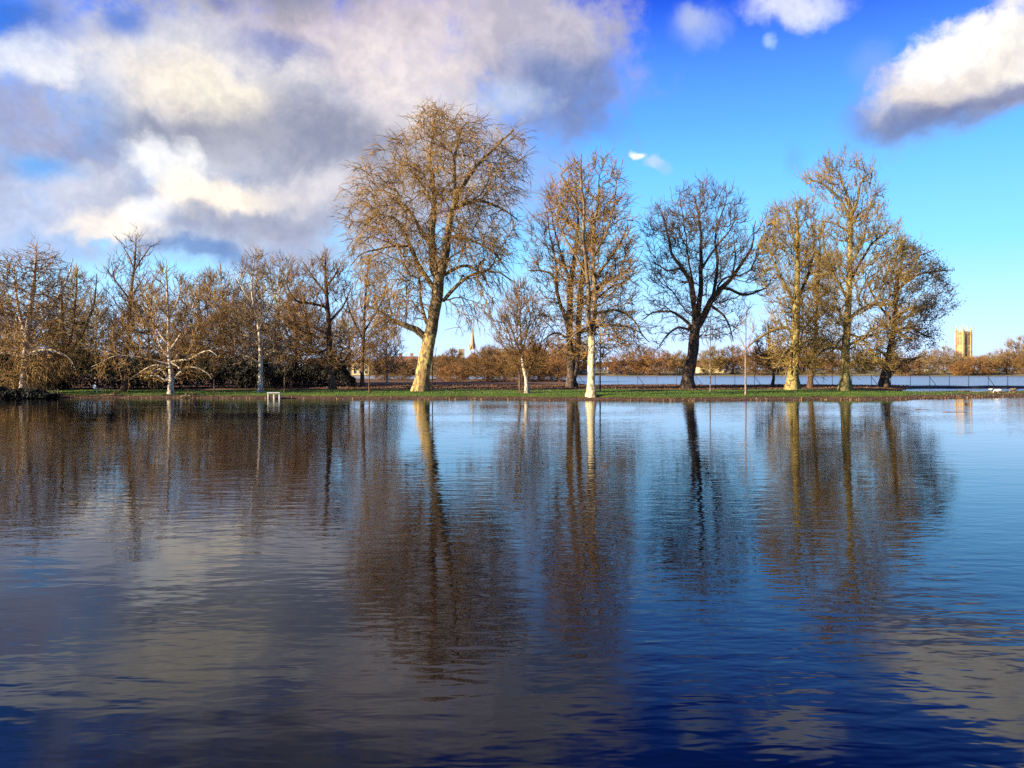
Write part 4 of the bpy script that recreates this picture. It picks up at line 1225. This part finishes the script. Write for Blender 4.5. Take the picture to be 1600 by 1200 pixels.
# ------------------------------------------------------------------ sky: Nishita plus layered cumulus at infinity
wd = bpy.data.worlds.new('World'); S.world = wd; wd.use_nodes = True
t = NT(wd.node_tree); bg = wd.node_tree.nodes['Background']
sky = t.n('ShaderNodeTexSky', sky_type='NISHITA'); sky.sun_disc = False
sky.sun_elevation = SUN_EL; sky.sun_rotation = SUN_AZ
sky.air_density = 1.0; sky.dust_density = .3; sky.ozone_density = 2.0; sky.altitude = 50
SKY_K = .10
tc = t.n('ShaderNodeTexCoord').outputs['Generated']
sp = t.n('ShaderNodeSeparateXYZ'); t.L.new(tc, sp.inputs[0])
sx, sy, sz = sp.outputs
az = t.math('ARCTAN2', sx, sy)
hyp = t.math('SQRT', t.math('ADD', t.math('MULTIPLY', sx, sx), t.math('MULTIPLY', sy, sy)))
el = t.math('ARCTAN2', sz, hyp)
ael = t.math('ABSOLUTE', el)
# deepening blue of a clear winter sky, applied on the sky model
ramp = t.n('ShaderNodeValToRGB'); t.L.new(t.math('MULTIPLY', ael, 1 / R(60)), ramp.inputs[0])
cr = ramp.color_ramp; cr.interpolation = 'LINEAR'
SKYC = [(0.0, (236, 252, 255)), (.03, (226, 252, 255)), (.076, (202, 248, 255)), (.137, (158, 236, 255)), (.234, (122, 206, 255)), (.284, (104, 182, 255)), (.347, (84, 150, 250)), (.42, (26, 84, 218)), (.52, (5, 36, 160)), (1.0, (2, 16, 84))]
while len(cr.elements) < len(SKYC): cr.elements.new(.5)
for e, (p, c) in zip(cr.elements, SKYC): e.position = p; e.color = (*lin(c), 1)
nish = t.n('ShaderNodeVectorMath', operation='SCALE'); t.L.new(sky.outputs[0], nish.inputs[0]); nish.inputs[3].default_value = SKY_K
base = t.mix(.96, nish.outputs[0], ramp.outputs[0])
# the low sky is brighter than the picture can show
base = t.mix(t.ss(ael, R(10), R(38), 1.0, 0.0), base, (1.0, 1.10, 1.55), 'MULTIPLY')

# warped direction coordinates for cloud edges
cmb = t.n('ShaderNodeCombineXYZ'); t.L.new(az, cmb.inputs[0]); t.L.new(el, cmb.inputs[1])
uv = cmb.outputs[0]
def warp(vec, sc, amt, det=3):
    n = t.noise(vec, sc, det, .6, 0, True)
    v = t.n('ShaderNodeVectorMath', operation='SUBTRACT'); t.L.new(n, v.inputs[0]); v.inputs[1].default_value = (.5, .5, .5)
    s = t.n('ShaderNodeVectorMath', operation='SCALE'); t.L.new(v.outputs[0], s.inputs[0]); s.inputs[3].default_value = amt
    a = t.n('ShaderNodeVectorMath', operation='ADD'); t.L.new(vec, a.inputs[0]); t.L.new(s.outputs[0], a.inputs[1])
    return a.outputs[0]
w1 = warp(warp(uv, 5.0, .10, 3), 16.0, .055, 6)
wsep = t.n('ShaderNodeSeparateXYZ'); t.L.new(w1, wsep.inputs[0])
w2 = warp(uv, 40.0, .022, 5)
wsep2 = t.n('ShaderNodeSeparateXYZ'); t.L.new(w2, wsep2.inputs[0])
WBIG = (wsep.outputs[0], wsep.outputs[1]); WSML = (wsep2.outputs[0], wsep2.outputs[1])
NZ = t.math('SUBTRACT', t.noise(uv, 20.0, 8, .66), .5)
col = base
cov = None
# (column, row, rx, ry, tilt deg, softness, opacity, colour)
CL = [
 # broad grey mass
 (450, 190, 430, 190, 4, .40, .95, (182, 187, 207)),
 (840, 75, 150, 105, 6, .45, .92, (178, 180, 202)),
 (250, 330, 330, 75, 4, .45, .9, (184, 190, 212)),
 (560, 290, 250, 95, 0, .5, .85, (184, 188, 206)),
 (40, 210, 105, 75, 0, .5, .8, (178, 180, 212)),
 (30, 335, 110, 60, 0, .5, .8, (190, 198, 226)),
 (890, 145, 85, 70, 25, .6, .75, (112, 138, 196)),
 (850, 280, 60, 90, 0, .7, .40, (140, 165, 222)),
 # lit parts
 (240, 80, 110, 60, -15, .5, .75, (208, 210, 228)),
 (380, 60, 90, 46, -10, .5, .7, (204, 206, 226)),
 (560, 45, 250, 75, -4, .55, .85, (228, 214, 220)),
 (630, 140, 130, 95, 0, .7, .85, (238, 227, 227)),
 (820, 40, 150, 50, 0, .5, .7, (208, 202, 216)),
 (290, 130, 180, 100, 5, .6, .85, (222, 222, 229)),
 (330, 160, 150, 60, 0, .7, .9, (250, 238, 222)),
 (355, 170, 70, 30, 0, .6, .7, (252, 244, 226)),
 (430, 112, 70, 36, 25, .6, .7, (232, 228, 230)),
 (50, 92, 80, 38, 0, .4, .9, (226, 232, 248)),
 (70, 110, 50, 20, 0, .6, .8, (240, 242, 248)),
 # grey bases
 (500, 222, 230, 40, 0, .7, .75, (150, 156, 180)),
 (560, 250, 150, 40, 4, .8, .45, (146, 153, 178)),
 (270, 222, 130, 26, -6, .6, .7, (146, 154, 180)),
 (150, 238, 60, 26, -20, .6, .55, (128, 142, 186)),
 (430, 70, 75, 26, 5, .7, .7, (108, 130, 200)),
 (470, 165, 60, 40, 10, .7, .5, (150, 156, 186)),
 # second tier
 (250, 262, 70, 36, 0, .45, .9, (240, 240, 240)),
 (280, 285, 40, 26, 0, .5, .8, (250, 244, 232)),
 (120, 308, 75, 34, 0, .5, .7, (206, 210, 226)),
 (165, 347, 90, 22, -3, .45, .92, (250, 240, 228)),
 (238, 325, 50, 22, -15, .45, .9, (246, 246, 250)),
 (360, 306, 120, 27, -2, .55, .92, (253, 240, 222)),
 (490, 298, 90, 30, -6, .6, .75, (220, 216, 222)),
 (410, 345, 150, 22, 2, .6, .75, (154, 162, 188)),
 (330, 386, 120, 22, 2, .6, .85, (108, 146, 202)),
 (470, 385, 90, 18, 0, .6, .6, (172, 180, 208)),
 (60, 372, 80, 22, 0, .6, .5, (150, 186, 236)),
 # clear gaps
 (345, 6, 26, 13, 0, .8, .55, (40, 80, 190)),
 (195, 34, 40, 24, 0, .7, .75, (40, 116, 222)),
 (40, 30, 110, 40, 0, .6, .7, (34, 112, 220)),
 (150, 165, 46, 60, 25, .85, .38, (104, 164, 242)),
 (60, 262, 60, 22, 0, .7, .7, (92, 172, 248)),
 # detached clouds to the right
 (800, 155, 60, 26, 0, .6, .75, (200, 216, 246)),
 (1095, 42, 42, 28, 0, .75, .65, (176, 198, 242)),
 (1080, 30, 24, 16, 0, .6, .5, (206, 216, 244)),
 (1240, 0, 74, 24, 0, .7, .85, (236, 240, 250)),
 (1203, 63, 12, 11, 30, .6, .8, (180, 212, 250)),
 (994, 242, 11, 6, 15, .5, .9, (248, 250, 252)),
 (1022, 254, 16, 8, 20, .6, .8, (206, 230, 250)),
 (1036, 260, 16, 7, 30, .6, .5, (180, 218, 250)),
 (1240, 250, 16, 24, 0, .9, .30, (120, 160, 230)),
 (1380, 190, 60, 28, 10, .7, .65, (124, 148, 220)),
 (1365, 100, 40, 30, 0, .7, .45, (150, 184, 244)),
 (1495, 150, 160, 58, -13, .65, .92, (158, 166, 192)),
 (1500, 108, 125, 52, -22, .40, .97, (252, 240, 230)),
 (1590, 78, 120, 70, -22, .35, .97, (255, 250, 242)),
 (1480, 85, 70, 34, -22, .4, .97, (255, 253, 250)),
 (1520, 120, 90, 24, -20, .6, .5, (226, 216, 214)),
 (1490, 172, 140, 24, -13, .8, .8, (118, 132, 178)),
 (1600, 145, 90, 22, -13, .6, .7, (128, 136, 180)),
 # clouds just above and beside the frame
 (300, -110, 400, 90, 3, .5, .8, (150, 152, 172)),
 (420, -110, 200, 45, 0, .6, .6, (190, 184, 190)),
 (-260, 180, 260, 120, 0, .5, .9, (178, 182, 208)),
 (-220, 140, 160, 60, 0, .6, .8, (236, 230, 226)),
 (1900, 130, 240, 90, -8, .45, .95, (170, 174, 202)),
 (1880, 90, 180, 60, -10, .45, .95, (252, 244, 234)),
]
for (cx, cy, rx, ry, tilt, soft, op, c) in CL:
    ca = math.atan2(cx - 800, FOC); ce = math.atan2((HOR - cy) * math.cos(ca), FOC)
    k = 1 / FOC * math.cos(ca)
    rx_, ry_ = rx * k * math.cos(ca), ry * k
    th = -R(tilt)     # tilt is clockwise on the picture
    WU, WV = WBIG if rx > 60 else WSML
    du = t.math('SUBTRACT', WU, ca); dv = t.math('SUBTRACT', WV, ce)
    a = t.math('MULTIPLY_ADD', du, math.cos(th) / rx_, t.math('MULTIPLY', dv, math.sin(th) / rx_))
    b_ = t.math('MULTIPLY_ADD', du, -math.sin(th) / ry_, t.math('MULTIPLY', dv, math.cos(th) / ry_))
    r2 = t.math('SQRT', t.math('MULTIPLY_ADD', a, a, t.math('MULTIPLY', b_, b_)))
    r2 = t.math('MULTIPLY_ADD', NZ, 1.3 if rx > 40 else .8, r2)
    soft = min(.95, soft + .12)
    f = t.ss(r2, 1 - soft, 1 + soft * .6, op, 0.0)
    if rx > 60 and min(c) > 140 and op > .7:
        cov = f if cov is None else t.math('MAXIMUM', cov, f)
    col = t.mix(f, col, tuple(v * ((1.22 if cy > 235 else 1.08) if min(c) > 218 else 1.12 if cy > 235 and rx > 40 else .97) for v in lin(c)))
bil = t.math('MULTIPLY_ADD', t.noise(w1, 13.0, 8, .60, .6), .6, t.math('MULTIPLY', t.noise(w2, 48.0, 6, .6), .4))
tex = t.mix(t.ss(bil, .38, .62), (.82, .84, .89), (1.17, 1.15, 1.10))
col = t.mix(t.math('MULTIPLY', cov, .8), col, tex, 'MULTIPLY')
t.L.new(col, bg.inputs[0]); bg.inputs[1].default_value = 1 / 2 ** EXPO
wd.cycles.sampling_method = 'NONE'

# ------------------------------------------------------------------ render settings
S.render.engine = 'CYCLES'
S.view_settings.view_transform = 'Standard'; S.view_settings.look = 'None'
S.view_settings.exposure = EXPO; S.view_settings.gamma = 1
S.cycles.max_bounces = 5; S.cycles.diffuse_bounces = 2; S.cycles.glossy_bounces = 3; S.cycles.transmission_bounces = 1
S.cycles.caustics_reflective = False; S.cycles.caustics_refractive = False
S.cycles.use_denoising = False
S.cycles.sample_clamp_indirect = 4.0
